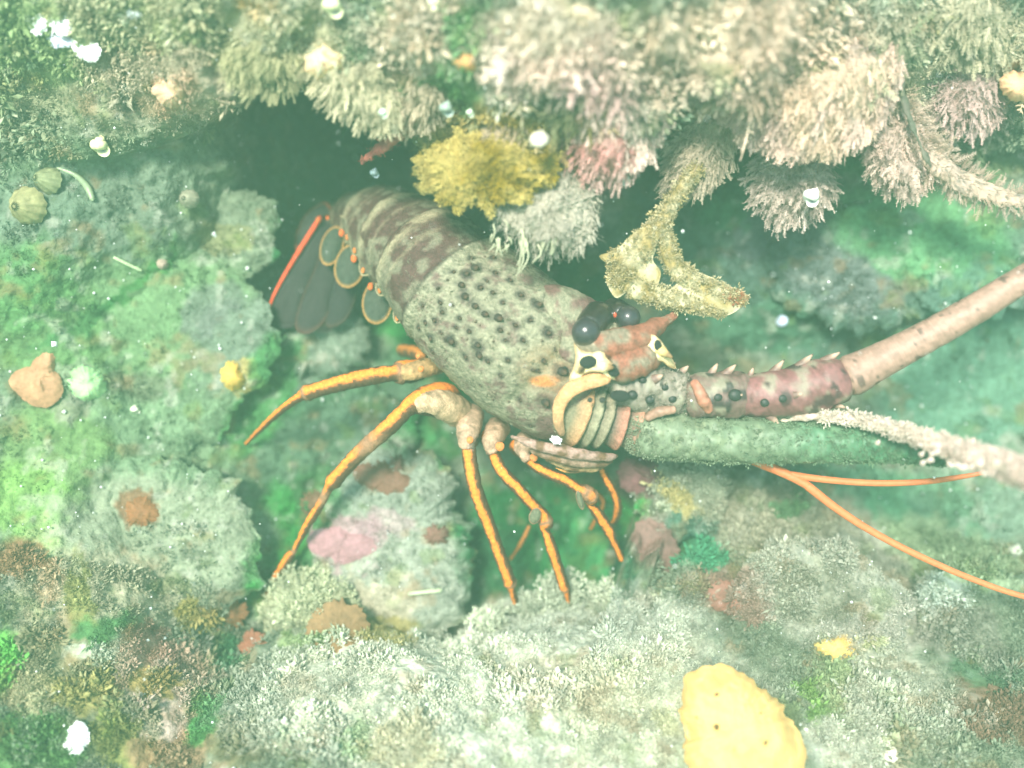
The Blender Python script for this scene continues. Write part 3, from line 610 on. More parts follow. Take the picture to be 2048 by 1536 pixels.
def rimcol(inner, rim, at=.9, part=(0, 1)):
    def f(s, ang, V):
        k = sm(at - .06, at + .02, s) * ((ang >= part[0]) & (ang <= part[1])); k = k[:, None]
        st = 1 + .25 * fbm(V, 500, 3, 4)[:, None] + .12 * np.sin(ang * 300)[:, None]
        return lin(inner) * st * (1 - k) + lin(rim) * k
    return f
def oval(cx, cy, rx, ry, rot, w, dw=0):
    a = math.radians(rot); o = []
    for t in np.linspace(0, 2 * math.pi, 11)[:-1]:
        x = rx * math.cos(t); y = ry * math.sin(t); o.append((cx + x * math.cos(a) - y * math.sin(a), cy + x * math.sin(a) + y * math.cos(a), w + dw * math.sin(t)))
    return o
# tail fan: five overlapping blades curled down
mar = (46, 42, 42)
leaf(LB, [(668,455,-.074),(640,438,-.074),(612,478,-.070),(580,532,-.064),(548,588,-.060),(530,636,-.058),(550,654,-.058),(590,650,-.060),(615,590,-.064),(645,520,-.069)], .0012, rimcol(mar, (190,84,52), .95, (.08, .5)), .003)
leaf(LB, [(690,470,-.07),(655,480,-.068),(628,540,-.063),(602,600,-.058),(590,655,-.056),(615,668,-.056),(650,640,-.058),(672,580,-.062),(690,520,-.067)], .0012, rimcol((46,42,42), (84,56,46), .96), .003)
leaf(LB, [(712,490,-.069),(688,500,-.066),(668,560,-.062),(650,620,-.060),(655,655,-.06),(690,640,-.060),(712,590,-.062),(722,530,-.066)], .0012, rimcol((42,40,40), (70,54,44), .96), .003)
leaf(LB, [(640,432,-.080),(665,425,-.084),(650,405,-.088),(612,430,-.088),(590,480,-.085),(600,500,-.082)], .0012, rimcol((60,56,54), (160,80,50), .94), .002)
tube(LB, [(642,432,-.069,5),(612,480,-.065,5.5),(578,535,-.060,4.5),(548,590,-.057,3.5),(534,630,-.056,2.5)], flatc((232,84,48)), 40, 8)
# paddles with thin orange rims, an orange spot above each
for (x, y, rx, ry, rot, w) in [(664,492,22,40,18,-.052),(700,532,30,44,14,-.046),(755,604,30,44,8,-.038)]:
    leaf(LB, oval(x, y, rx, ry, rot, w, .003), .0010, rimcol((64,70,60), (170,130,72), .955), .0035)
    P = np.array(oval(x, y, rx, ry, rot, w, .003)); tube(LB, [(*q, .9) for q in np.vstack([P, P[:1]])], flatc((180,134,74)), 60, 6)
for (x, y, w, s) in [(683,466,-.046,7),(708,517,-.040,8),(741,573,-.034,7),(636,440,-.066,6),(655,436,-.066,4)]:
    ell(LB, LP(x, y, w)[0], np.diag([s * MM * .8, s * MM * 1.2, s * MM * .7]), (232,110,50), 10, 12)
for (x0, y0, x1, y1, w) in [(728,475,705,505,-.036),(758,515,722,545,-.028),(792,556,755,585,-.020),(826,604,790,640,-.012),(706,452,690,478,-.046)]:
    leaf(LB, [(x0 - 26, y0 - 22, w - .006), (x0 + 16, y0 - 4, w), (x0 + 20, y0 + 26, w + .001), ((x0 + x1) / 2 + 8, (y0 + y1) / 2 + 18, w), (x1 + 2, y1 + 6, w - .002), (x1 - 4, y1 - 16, w - .004)], .0012, rimcol((92,84,70), (168,156,120), .93), .003)
    ell(LB, LP(x1 + 4, y1 - 4, w + .001)[0], np.diag([4 * MM, 7 * MM, 3 * MM]), (206,120,58), 8, 10)

# walking legs: dark brown with an orange stripe along the front
def legcol(dull=0.0, stripe=.62, joints=()):
    def f(th, s, V):
        n = fbm(V, 500, 3, 12); k = 1 - sm(stripe - .22, stripe + .12, th + n * .35)
        org = lin((252,142,48)) * (1 - dull) + lin((150,112,58)) * dull
        c = lin((84,58,36)) * (1 - k)[:, None] + org * k[:, None]
        for j in joints:
            q = np.exp(-((s - j) / .022) ** 2)[:, None]; c = c * (1 - q) + lin((150,112,84)) * q
        return c * (1 + .28 * n + .10 * np.sin(s * 420))[:, None]
    return f
LEGS = [
 ([(850,738,-.03,20),(826,742,-.02,24),(800,745,-.012,24),(790,746,-.010,17),(745,752,-.008,18),(690,764,-.008,17),(640,778,-.011,16),(614,786,-.013,17),(602,793,-.014,10),(590,800,-.016,9),(560,822,-.026,8),(525,855,-.042,6),(490,890,-.060,3)], 0.05, (.22,.60)),
 ([(905,806,-.03,34),(880,800,-.014,37),(850,802,-.002,30),(828,808,.003,22),(812,820,.004,17),(775,856,.003,17.5),(720,905,-.004,16),(680,948,-.010,15),(666,964,-.013,17),(657,976,-.015,10),(640,1010,-.02,9.5),(615,1050,-.028,9),(596,1086,-.036,6),(588,1102,-.039,6),(580,1112,-.04,10),(565,1135,-.045,10),(545,1170,-.055,9),(515,1228,-.072,6)], 0, (.33,.56,.76)),
 ([(935,845,-.03,24),(938,872,-.016,24),(937,893,-.008,16),(942,935,-.004,15),(955,990,-.006,14.5),(978,1050,-.014,13.5),(998,1105,-.022,13),(1015,1150,-.030,13),(1021,1168,-.034,13),(1024,1180,-.037,7),(1030,1200,-.045,7),(1040,1225,-.06,4)], 0, (.18,.72)),
 ([(975,870,-.028,22),(985,888,-.014,18),(988,908,-.006,12),(1002,940,-.002,13),(1035,976,-.002,12.5),(1066,1010,-.006,12),(1086,1032,-.008,14),(1092,1046,-.010,15),(1090,1058,-.012,9),(1102,1092,-.018,12),(1118,1140,-.028,11),(1128,1172,-.034,11),(1133,1182,-.037,7),(1138,1206,-.045,5)], 0, (.5,.88)),
 ([(1030,890,-.025,20),(1048,906,-.012,15),(1062,925,-.004,10),(1090,944,.000,11),(1130,960,.001,11),(1156,977,.000,11),(1176,988,-.002,17),(1184,998,-.006,14),(1180,1006,-.01,9),(1200,1034,-.018,11.5),(1218,1062,-.024,11),(1226,1080,-.028,8),(1245,1120,-.04,8),(1262,1145,-.048,7),(1282,1180,-.062,4)], 0.12, (.4,.46)),
 ([(1150,905,-.018,20),(1178,920,-.012,9),(1200,936,-.012,8),(1214,962,-.016,8),(1228,986,-.022,8),(1236,1012,-.03,8.5),(1232,1036,-.04,7),(1222,1050,-.05,4)], .2, ()),
]
for path, dull, jt in LEGS: tube(LB, path, legcol(dull, joints=jt), 220, 22, up=(-.35, .45, 1), namp=.0008, nsc=420)
rl = np.random.default_rng(31)
for path, dull, jt in LEGS:
    P_ = cr(np.hstack([LP(*np.array(path, float)[:, :3].T), np.array(path, float)[:, 3:4] * MM]), 240); T_ = np.gradient(P_[:, :3], axis=0); T_ /= np.linalg.norm(T_, axis=1, keepdims=True)
    i = (240 * rl.uniform(.25, 1, 420)).astype(int) % 240; d = np.cross(T_[i], rl.normal(size=(420, 3))); d /= np.linalg.norm(d, axis=1, keepdims=True)
    spray(LB, P_[i, :3] + d * P_[i, 3:4] * .9, d + T_[i] * .8, .0020 * rl.lognormal(0, .3, 420), np.tile(lin((120, 88, 54)), (420, 1)), STRAND, rl)
# far-side legs glimpsed under the body
for path in ([(800,700,-.07,14),(830,705,-.05,16),(850,715,-.04,16)], [(1190,985,-.06,8),(1205,1010,-.065,7),(1180,1060,-.075,5)], [(1060,1050,-.065,6),(1040,1090,-.07,6),(1020,1120,-.075,4)]):
    tube(LB, path, legcol(.6), 40, 10)
# hip joints: mottled tan sleeves between the shell and each leg
def tancol(rgb, n=.5):
    return lambda th, s, V: (lin(rgb) * (1 - sm(-.1, .3, fbm(V, 180, 3, 15)))[:, None] + lin((112, 84, 62)) * sm(-.1, .3, fbm(V, 180, 3, 15))[:, None]) * (1 + n * fbm(V, 480, 3, 14))[:, None]
for path, col in [([(925,830,-.03,30),(905,818,-.012,32),(876,806,.000,27),(848,806,.004,21),(828,812,.004,17)], (190,160,128)),
    ([(880,728,-.03,20),(850,736,-.014,19),(825,742,-.010,18),(800,747,-.008,16)], (182,146,100)),
    ([(945,825,-.03,26),(937,855,-.010,25),(934,880,-.004,19),(937,898,-.004,14)], (190,158,132)),
    ([(1000,850,-.026,24),(986,874,-.008,21),(982,893,-.002,15),(987,908,-.002,12)], (186,152,126)),
    ([(1060,872,-.022,22),(1047,893,-.006,20),(1048,908,-.001,13),(1058,922,.000,10)], (184,150,126)),
    ([(1130,885,-.01,20),(1160,908,.000,16),(1186,925,-.004,11)], (160,136,104))]:
    tube(LB, path, lambda th, s, V, col=col: lin(col) * (1 + .7 * fbm(V, 380, 4, 14))[:, None] * (1 - .25 * sm(.1, .4, fbm(V, 150, 3, 15)))[:, None], 60, 26, namp=.0012, nsc=220, rnd=.5)
for (x, y, w, s_) in [(842,738,.002,6),(836,712,-.004,5),(1068,915,.006,8),(1000,893,.006,9),(940,880,.007,7)]:
    ell(LB, LP(x, y, w)[0], np.diag([s_ * MM, s_ * MM, s_ * MM * .6]), (222,132,70), 14, 18, .2)
for (x, y, w, rx, ry, rot) in [(1070,1032,.0,12,17,20),(1160,1000,.004,7,20,-15)]:
    leaf(LB, oval(x, y, rx, ry, rot, w), .0006, rimcol((104,106,84), (150,110,84), .92), .002)
# folded mouthparts below the head
for path, col in [([(1020,872,.028,3),(1060,886,.030,8),(1110,898,.030,11),(1160,908,.028,11),(1210,914,.022,8),(1236,912,.016,3)],(172,140,128)),
    ([(1060,900,.020,4),(1105,912,.022,10),(1160,922,.020,12),(1205,926,.014,8),(1225,922,.01,3)],(150,122,104)),
    ([(1090,918,.012,4),(1130,930,.014,9),(1175,936,.012,9),(1205,934,.008,4)],(164,134,96)),
    ([(1110,936,.008,2),(1140,944,.009,3),(1180,940,.008,3),(1210,930,.004,2)],(206,146,80))]:
    tube(LB, path, tancol(col), 60, 18, namp=.0010, nsc=200)
# head: brow plate, cream horns, base rings of the antennae
redm = lambda th, s, V: (lin((146, 92, 74)) * (1 - sm(-.1, .25, fbm(V, 150, 4, 7)))[:, None] + lin((134, 122, 104)) * sm(-.1, .25, fbm(V, 150, 4, 7))[:, None]) * (1 + .5 * fbm(V, 500, 3, 3))[:, None]
red = (162, 96, 78); cream = (246, 226, 170)
tube(LB, [(1150,690,.034,18),(1190,690,.040,26),(1235,685,.040,28),(1280,672,.036,24),(1320,650,.030,15),(1345,632,.026,7),(1358,622,.024,3)], redm, 60, 20, namp=.0022)
tube(LB, [(1215,740,.040,34),(1260,728,.038,32),(1300,712,.034,26),(1322,700,.030,14)], redm, 50, 20, namp=.0022)
def horn(path, cells, tip):
    def f(th, s, V):
        px, py = PX(V); c = np.tile(lin(cream), (len(V), 1)) * (1 + .12 * fbm(V, 300, 3, 2))[:, None]
        k = sm(.8, 1, s)[:, None]; c = c * (1 - k) + lin(tip) * k; return c
    for p in path: tube(LB, p, f, 40, 24, namp=.0008, nsc=260, flat=.55)
def creamcol(th, ang, V):
    e = sm(.72, 1.0, th + .25 * fbm(V, 200, 3, 4))[:, None]; b = lin((240, 224, 176)) * (1 + .3 * fbm(V, 420, 3, 2))[:, None]
    px, py = PX(V); q = (sm(1275, 1350, px) * .45)[:, None]; b = b * (1 - q) + lin((196, 156, 98)) * q
    return b * (1 - e * .8) + lin((166, 128, 88)) * e * .8
leaf(LB, [(1147,684,.0405),(1160,699,.043),(1184,702,.045),(1204,696,.046),(1212,714,.047),(1230,733,.045),(1241,752,.042),(1228,760,.042),(1208,747,.046),(1184,744,.046),(1164,752,.044),(1146,768,.041),(1138,756,.041),(1147,735,.042),(1151,712,.042)], .0018, creamcol, .0034)
spike(LB, LP(1205,733,.049)[0], (.85,-.1,.6), .0036, .0085, (238,220,170), 14, (150,120,84))
spike(LB, LP(1160,738,.047)[0], (.2,-.2,1), .0034, .006, (226,204,150), 14, (120,100,76))
leaf(LB, [(1283,670,.037),(1298,667,.039),(1314,674,.040),(1328,690,.039),(1343,714,.035),(1352,736,.030),(1338,734,.034),(1322,722,.038),(1304,726,.039),(1288,716,.039),(1281,694,.038)], .0016, creamcol, .003)
spike(LB, LP(1320,700,.041)[0], (.8,-.55,.4), .0034, .010, (226,196,130), 14, (150,120,84))
for (x, y, w, rx, ry, rot) in [(1176,724,.0500,16,12,-8),(1228,741,.0475,12,12,20),(1316,691,.0432,7,11,-10),(1303,714,.0420,9,9,0),(1240,792,.045,19,11,5),(1124,743,.0395,13,11,0)]:
    a = math.radians(-rot); ell(LB, LP(x, y, w)[0], np.array([[rx * MM * math.cos(a), rx * MM * math.sin(a), 0], [-ry * MM * math.sin(a), ry * MM * math.cos(a), 0], [0, 0, 3 * MM]]), (30, 32, 30), 14, 18)
# cheek: orange crescent and nested plates leading to the nearer antenna
def crescent(path, col, flat=.45): tube(LB, path, lambda th, s, V: (lin(col) * (1 - .6 * sm(.35, 0, s) )[:, None] + lin((136, 118, 98)) * .6 * sm(.35, 0, s)[:, None]) * (1 + .5 * fbm(V, 350, 3, 6))[:, None], 50, 20, flat=flat, namp=.0006)
crescent([(1126,872,.032,6),(1117,844,.037,10),(1120,810,.041,12),(1136,784,.044,14),(1164,768,.046,15),(1196,760,.046,13),(1222,758,.044,6)], (208,156,110))
def collar(cx, cy, w, rx, ry, rot, ln, col, rimc, shrink=.8):
    """ring-like plate: short open cone seen from the side"""
    a = math.radians(rot); n = 60; rows = [(-ln, shrink * .9), (-ln * .5, shrink), (0, 1.0), (ln * .12, .98), (ln * .10, .9), (-ln * .3, .82)]
    V = []; Cc = []
    for k, (off, sc) in enumerate(rows):
        for t in np.linspace(0, 2 * math.pi, n, endpoint=False):
            u = ry * math.sin(t) * sc; d = rx * math.cos(t) * sc
            x = cx + math.cos(a) * off - math.sin(a) * u + math.cos(a) * d * .25; y = cy + math.sin(a) * off + math.cos(a) * u + math.sin(a) * d * .25
            V.append(LP(x, y, w + d * MM * .95)[0]); Cc.append(lin(rimc) if 2 <= k <= 3 else lin(col))
    V = np.array(V); Cc = np.array(Cc) * (1 + .5 * fbm(V, 380, 4, 18))[:, None]; V = V + (fbm(V, 260, 3, 19) * .0008)[:, None]
    V = np.vstack([V, V[-n:].mean(0)]); m = len(rows) * n; q = np.arange(n)
    LB.add(V, [grid_faces(len(rows), n, False, True), np.stack([np.full(n, m), m - n + q, m - n + (q + 1) % n], 1)], np.vstack([Cc, Cc[-1]]))
collar(1158,826,.016,74,72,18,50,(126,122,98),(196,150,110))
collar(1182,832,.016,68,68,18,44,(118,112,94),(150,144,118))
collar(1206,838,.016,62,62,18,40,(110,104,90),(146,136,112))
collar(1238,846,.016,56,56,12,40,(116,104,92),(188,128,108))
collar(1272,856,.014,50,52,8,40,(130,112,100),(186,136,114))
for (x, y, w, r_) in [(1190,770,.046,7),(1205,800,.046,6),(1180,800,.048,5),(1215,770,.044,5),(1330,800,.028,6)]:
    ell(LB, LP(x, y, w)[0], np.diag([r_ * MM, r_ * MM, r_ * MM * .6]), (52, 50, 46), 10, 14)
r = np.random.default_rng(71); pp = []; nn_ = []
for i in range(5200):
    h = hit(r.uniform(815, 1240), r.uniform(470, 920), bvb)
    if h and fbm(h[0][None], 60, 3, 81)[0] > -.12: pp.append(h[0]); nn_.append(h[1])
pp = np.array(pp); nn_ = np.array(nn_); dk = np.min([np.linalg.norm(pp - q_, axis=1) / (rr_ * MM) for q_, rr_ in SPOTP], 0); ok = dk > 1.1; pp = pp[ok]; nn_ = nn_[ok]
spray(LB, pp - nn_ * .0003, nn_ + r.normal(size=pp.shape) * .4, .00115 * r.lognormal(0, .35, len(pp)), silt * 1.05 * r.uniform(.7, 1.3, (len(pp), 1)), CRUMB, r)
ell(LB, LP(1230, 630, .046)[0], np.diag([3 * MM, 5 * MM, 3 * MM]), (206, 76, 46), 10, 12)
lob = LB.obj('spiny_lobster', M['shell'], origin=L2W(LP(960, 900, -.08))[0])
tag(lob, 'spotted grey brown spiny lobster with orange striped legs crouching in the crevice', 'lobster')

# eyes on dark stalks
for (x, y, w, r_, sx, sy, lab) in [(1172,664,.044,27,1196,634,'nearer grey glossy eye'),(1256,636,.032,24,1230,624,'farther dark eye')]:
    ea = Acc(); ell(ea, LP(x, y, w)[0], np.diag([r_ * MM, r_ * MM, r_ * MM]), (74, 66, 70), 28, 32, colf=lambda q, V: lin((52, 46, 52)) * (1 + .3 * fbm(V, 300, 3, 2))[:, None])
    tube(ea, [(x, y, w, r_ * .95), (sx, sy, w - .014, r_ * 1.15), (sx + 6, sy + 12, w - .03, r_ * .9)], flatc((44, 34, 34), .4), 30, 20, namp=.001)
    o = ea.obj('eye', M['eye'], parent=lob); tag(o, lab)
ea = None
# antennae: thick spiny base joints and long whip
def spots(base, spot, dens=150, thr=.30, sc=.9):
    def f(th, s, V):
        n = fbm(V, dens, 2, 91); c = np.tile(lin(base), (len(V), 1)) * (1 + .6 * fbm(V, 420, 3, 3))[:, None]
        q = (sm(-.05, .3, fbm(V, 110, 4, 93)) * .65)[:, None]; c = c * (1 - q) + lin((150, 148, 126)) * q
        k = sm(thr, thr + .08, n)[:, None] * sc; return c * (1 - k) + lin(spot) * k
    return f
an = Acc()
tube(an, [(1225,768,.012,52),(1262,766,.018,56),(1300,776,.020,50),(1335,782,.020,42),(1375,790,.020,38)], lambda th, s, V: spots((140, 130, 118), (58, 56, 52), 130, .25)(th, s, V), 70, 40, namp=.0028, nsc=180, rnd=.4)
tube(an, [(1370,792,.020,36),(1400,792,.022,44),(1440,790,.022,46),(1480,790,.022,44),(1500,790,.022,36)], spots((116, 90, 84), (52, 46, 46), 130, .18), 60, 40, namp=.0022, nsc=160, rnd=.25)
tube(an, [(1478,792,.022,34),(1510,790,.024,43),(1570,785,.026,48),(1630,772,.028,50),(1672,762,.03,46),(1692,756,.03,34)], spots((128, 84, 84), (62, 44, 46), 110, .22), 80, 40, namp=.0018, nsc=120, rnd=.25)
for (x, y, w, dx, dy, l, r_) in [(1420,752,.024,.5,.9,.010,.004),(1452,748,.024,.7,.7,.009,.004),(1548,744,.028,.6,.8,.010,.004),(1600,732,.03,.7,.7,.011,.004),(1650,722,.03,.8,.5,.011,.004),(1500,752,.024,.3,.9,.006,.003),(1540,832,.026,.7,-.7,.008,.004),(1610,826,.028,.8,-.5,.010,.004),(1660,806,.03,.9,-.3,.010,.004),
    (1280,722,.022,.5,.8,.009,.005),(1330,742,.022,.7,.6,.009,.004),(1310,758,.036,.6,.3,.006,.004),(1360,748,.02,.7,.7,.008,.004),(1590,790,.041,.6,.1,.005,.003),(1470,790,.036,.6,0,.005,.003)]:
    spike(an, LP(x, y, w)[0], (dx, dy, .25), r_ * .8, l, (124, 96, 88), 10, (190, 160, 140))
for (x, y, w, r_) in [(1470,790,.0365,13),(1436,795,.036,9),(1565,797,.040,9),(1530,805,.038,9),(1300,800,.037,9),(1265,790,.036,10),(1285,760,.037,8),(1330,775,.035,7),(1345,798,.033,8)]:
    ell(an, LP(x, y, w)[0], np.diag([r_ * MM, r_ * MM * .9, r_ * MM * .6]), (44, 46, 44), 12, 16)
tube(an, [(1386,760,.034,7),(1396,778,.037,10),(1406,800,.037,12),(1420,824,.032,8)], flatc((170,112,92), .4), 40, 14, namp=.0008)
tube(an, [(1290,838,.030,8),(1320,822,.034,10),(1352,820,.032,7)], flatc((164,126,108), .4), 30, 12, namp=.0008)
def whip(th, s, V):
    n = fbm(V, 210, 2, 19); c = np.tile(lin((162, 128, 114)), (len(V), 1)) * (1 + .45 * fbm(V, 420, 3, 3) + .08 * np.sin(s * 900))[:, None]
    k = (sm(.38, .46, n) * (th > .2))[:, None] * .75; return c * (1 - k) + lin((70, 54, 54)) * k
tube(an, [(1672,762,.03,38),(1705,750,.031,40),(1760,722,.034,34),(1850,675,.04,30),(1950,618,.048,28),(2050,556,.056,25),(2250,430,.075,20),(2500,270,.10,14)], whip, 260, 28, namp=.0004)
a2 = Acc()
def whip2(th, s, V):
    n = fbm(V, 200, 3, 23); px, py = PX(V); k = sm(1600, 1800, px + 160 * fbm(V, 60, 3, 4))[:, None]
    k2 = sm(.9, .2, th)[:, None] * sm(1640, 1720, px)[:, None]; k = k * 0
    g = lin((116, 128, 104)) * (1 + .6 * fbm(V, 420, 4, 3))[:, None]; g = g * (1 - .4 * sm(0.1, .4, n)[:, None]) + lin((146, 150, 118)) * .4 * sm(.1, .4, n)[:, None]
    gg = lin((80, 122, 92)); q = sm(1420, 1760, px + 90 * fbm(V, 60, 3, 8))[:, None]; g = g * (1 - q) + gg * (1 + .3 * n)[:, None] * q
    pk = lin((206, 178, 168)) * (1 + .5 * n)[:, None]; return g * (1 - k) + pk * k
tube(a2, [(1262,862,.014,36),(1300,868,.018,45),(1380,876,.020,44),(1480,882,.022,42),(1600,884,.024,39),(1700,886,.028,36),(1790,894,.034,28),(1860,906,.040,19),(1905,918,.045,9)], whip2, 300, 40, namp=.0026, nsc=170)
tube(a2, [(1560,842,.026,5),(1640,832,.034,6),(1720,840,.044,8),(1800,862,.058,12),(1880,888,.074,16),(1950,914,.092,19),(2020,936,.112,21),(2100,966,.135,22),(2300,1040,.19,18)], spots((222,196,184), (150,126,112), 160, .1, .6), 240, 30, namp=.0026, nsc=190)
r = np.random.default_rng(99)
for i in range(26):
    t = r.uniform(0, 1); x = 1740 + t * 400; y = 884 + (x - 1740) * .24 + r.uniform(-22, 20); spike(a2, LP(x, y, .05 + .085 * t + .006)[0], (r.uniform(-.2, .8), r.uniform(-.6, .8), 1), .0016, .0035, (206, 180, 170), 8, (232, 214, 204))
def fur(acc, path, n, size, cols, r, lo=0, hi=1):
    q = np.array(path, float); P_ = cr(np.hstack([LP(q[:, 0], q[:, 1], q[:, 2]), q[:, 3:4] * MM]), 300); T_ = np.gradient(P_[:, :3], axis=0); T_ /= np.linalg.norm(T_, axis=1, keepdims=True)
    i = (299 * r.uniform(lo, hi, n)).astype(int); d = np.cross(T_[i], r.normal(size=(n, 3))); d /= np.linalg.norm(d, axis=1, keepdims=True)
    cc_ = lin(cols[0]) + (lin(cols[1]) - lin(cols[0])) * (i / 299)[:, None]
    spray(acc, P_[i, :3] + d * P_[i, 3:4] * .96, d + r.normal(size=(n, 3)) * .4, size * r.lognormal(0, .35, n), cc_ * r.uniform(.7, 1.35, (n, 1)), CRUMB, r)
fur(a2, [(1262,862,.014,36),(1300,868,.018,45),(1380,876,.020,44),(1480,882,.022,42),(1600,884,.024,39),(1700,886,.028,36),(1790,894,.034,28),(1860,906,.040,19),(1905,918,.045,9)], 5200, .0022, [(134,140,116),(86,126,94)], r)
fur(a2, [(1640,832,.034,6),(1720,840,.044,8),(1800,862,.058,12),(1880,888,.074,16),(1950,914,.092,19),(2020,936,.112,21),(2100,966,.135,22),(2300,1040,.19,18)], 1600, .0026, [(220,206,190),(214,186,178)], r)
fur(an, [(1225,768,.012,52),(1262,766,.018,56),(1300,776,.020,50),(1335,782,.020,42),(1375,790,.020,38)], 1500, .0018, [(150,146,128),(140,132,118)], r)
tag(a2.obj('antenna', M['limb'], parent=lob), 'lower antenna furred with green silt turning pale and knobbly toward its tip')
tag(an.obj('antenna', M['limb'], parent=lob), 'upper antenna with purple brown spiny base and spotted pinkish whip')
a3 = Acc(); oc = flatc((222, 122, 74), .1)
tube(a3, [(1330,905,-.01,9),(1420,905,-.004,9),(1486,914,.002,9),(1530,930,.005,10),(1580,952,.008,9),(1622,975,.010,8)], oc, 60, 14)
tube(a3, [(1575,948,.008,7),(1640,958,.010,7),(1740,966,.014,6.5),(1840,964,.018,6),(1920,954,.022,5),(1990,940,.026,3),(2060,920,.03,1.5)], oc, 90, 12)
tube(a3, [(1610,968,.010,9),(1680,1022,.012,8),(1760,1072,.014,7),(1860,1122,.017,6.5),(1960,1164,.020,6),(2060,1196,.024,5.5),(2260,1240,.03,4)], oc, 110, 12)
tag(a3.obj('antennule', M['limb'], parent=lob), 'forked orange antennule')

# ------------------------------------------------------------------ forked mustard seaweed, leaf and straw
def weed(name, paths, col, col2, n, size, lab, cat, seed, temps=None, grow=(0, -.2, .5), mat='weed', lobes=()):
    r = np.random.default_rng(seed); ac = Acc()
    for lb in lobes: leaf(ac, lb, .0012, lambda s_, a_, V: (lin(col) * (1 - sm(-.2, .25, fbm(V, 120, 3, seed)))[:, None] + lin(col2) * sm(-.2, .25, fbm(V, 120, 3, seed))[:, None]) * (1 + .5 * fbm(V, 350, 3, 2))[:, None], .003)
    cf = lambda th, s, V: (lin(col) * (1 - sm(-.2, .25, fbm(V, 120, 3, seed)))[:, None] + lin(col2) * sm(-.2, .25, fbm(V, 120, 3, seed))[:, None]) * (1 + .4 * fbm(V, 400, 3, 2))[:, None]
    for p in paths:
        c_, R_, T_, U_, S_ = tube(ac, p, cf, 70, 18, flat=.55, namp=.0025, nsc=170)
        k = int(n * len(p) / sum(len(q) for q in paths)); i = r.integers(0, 70, k); a = r.uniform(0, 2 * math.pi, k)
        d = np.cos(a)[:, None] * U_[i] + np.sin(a)[:, None] * S_[i]; pts = c_[i] + R_[i][:, None] * d * np.array([.95])
        mixk = r.random((k, 1)); cs = (lin(col) * mixk + lin(col2) * (1 - mixk)) * r.uniform(.8, 1.25, (k, 1))
        spray(ac, pts, d + np.array(grow) + r.normal(size=(k, 3)) * .3, size * r.lognormal(0, .3, k), cs, temps or CRUMB, r)
    o = ac.obj(name, M[mat]); tag(o, lab, cat); return o
weed('forked_seaweed', [[(1400,330,.030,14),(1362,380,.034,13),(1330,430,.036,14),(1300,470,.036,18),(1268,508,.034,26),(1244,545,.030,26),(1240,575,.028,12)],
    [(1325,440,.036,10),(1334,490,.034,14),(1352,535,.032,17),(1390,564,.030,17),(1432,582,.028,15),(1466,592,.027,9),(1490,600,.026,5)],
    [(1225,500,.032,8),(1245,550,.030,20),(1290,582,.030,20),(1345,598,.030,16),(1400,612,.029,12),(1448,630,.028,4)]], (150,132,84),(190,180,146), 2600, .0028,
    'forked mustard brown seaweed hanging in front of the wall beside the eyes', 'seaweed', 51,
    lobes=[[(1290,452,.038),(1312,490,.036),(1306,520,.034),(1322,548,.033),(1300,592,.031),(1262,580,.030),(1232,596,.028),(1212,560,.029),(1222,535,.031),(1198,512,.031),(1232,500,.034),(1262,470,.036)], [(1372,530,.030),(1400,545,.029),(1440,562,.028),(1490,590,.027),(1484,612,.027),(1450,632,.027),(1400,622,.028),(1350,606,.029),(1320,590,.030),(1350,570,.030)]])
weed('red_seaweed', [[(830,248,.05,5),(800,268,.046,12),(770,290,.042,13),(745,308,.038,8),(722,328,.034,3)]], (150,84,70),(120,60,56), 40, .003,
    'small red leaf with a yellow tip poking into the dark cave', 'seaweed', 52)
weed('red_seaweed', [[(1490,600,.027,7),(1470,596,.027,12),(1440,588,.028,10)]], (168,112,78),(150,90,66), 60, .003, 'rust brown tip at the end of the forked mustard seaweed', 'seaweed', 53)
weed('drooping_seaweed', [[(1800,180,.02,6),(1825,250,.022,14),(1850,300,.022,20),(1890,340,.022,24),(1940,370,.020,24),(2010,395,.018,18),(2080,410,.015,8)]], (190,166,148),(176,156,144), 700, .0066,
    'spiky beige branch drooping toward the right edge', 'seaweed', 54, temps=FEATH, grow=(.3, -.1, .2), mat='turf')
weed('dark_stem', [[(1790,60,.03,4),(1800,160,.034,5),(1822,240,.038,5),(1842,290,.040,4),(1862,335,.040,3)]], (84,84,72),(96,90,80), 30, .002, 'thin dark stem crossing the beige clumps at the upper right', 'seaweed', 55)
sa = Acc(); tube(sa, [(x, y, hit(x, y)[0][2] + .002, 3.5) for x, y in [(226,514),(250,526),(284,542)]], flatc((186,206,160)), 20, 8)
tag(sa.obj('straw', M['white']), 'short pale straw lying on the green boulder edge', 'debris')
sa = Acc(); tube(sa, [(x, y, hit(x, y)[0][2] + .002, r_) for x, y, r_ in [(112,335,3),(150,350,5),(175,375,7),(186,402,5)]], flatc((150,166,132)), 30, 10)
tag(sa.obj('worm_tube', M['white']), 'pale curved worm tube beside the two round limpets', 'worm tube')
sa = Acc(); tube(sa, [(x, y, hit(x, y)[0][2] + .002, 5) for x, y in [(815,1188),(850,1184),(885,1180)]], flatc((186,196,160)), 20, 8)
tag(sa.obj('worm_tube', M['white']), 'short pale tube lying on the boulder beneath the middle leg', 'worm tube')
# thin hairs dangling from the grey fringe
r = np.random.default_rng(12); hr = Acc()
for i in range(26):
    x = r.uniform(985, 1120); y = 440 + r.uniform(0, 50); l = r.uniform(20, 60) * (1.4 if 1025 < x < 1060 else .7)
    tube(hr, [(x, y, .058, 2), (x + r.uniform(-8, 8), y + l * .5, .058, 1.6), (x + r.uniform(-14, 10), y + l, .056, 1)], flatc((178, 178, 150)), 14, 5)
tag(hr.obj('hanging_hairs', M['turf']), 'fine pale hairs dangling from the grey fringe above the carapace', 'algae', kind='stuff')

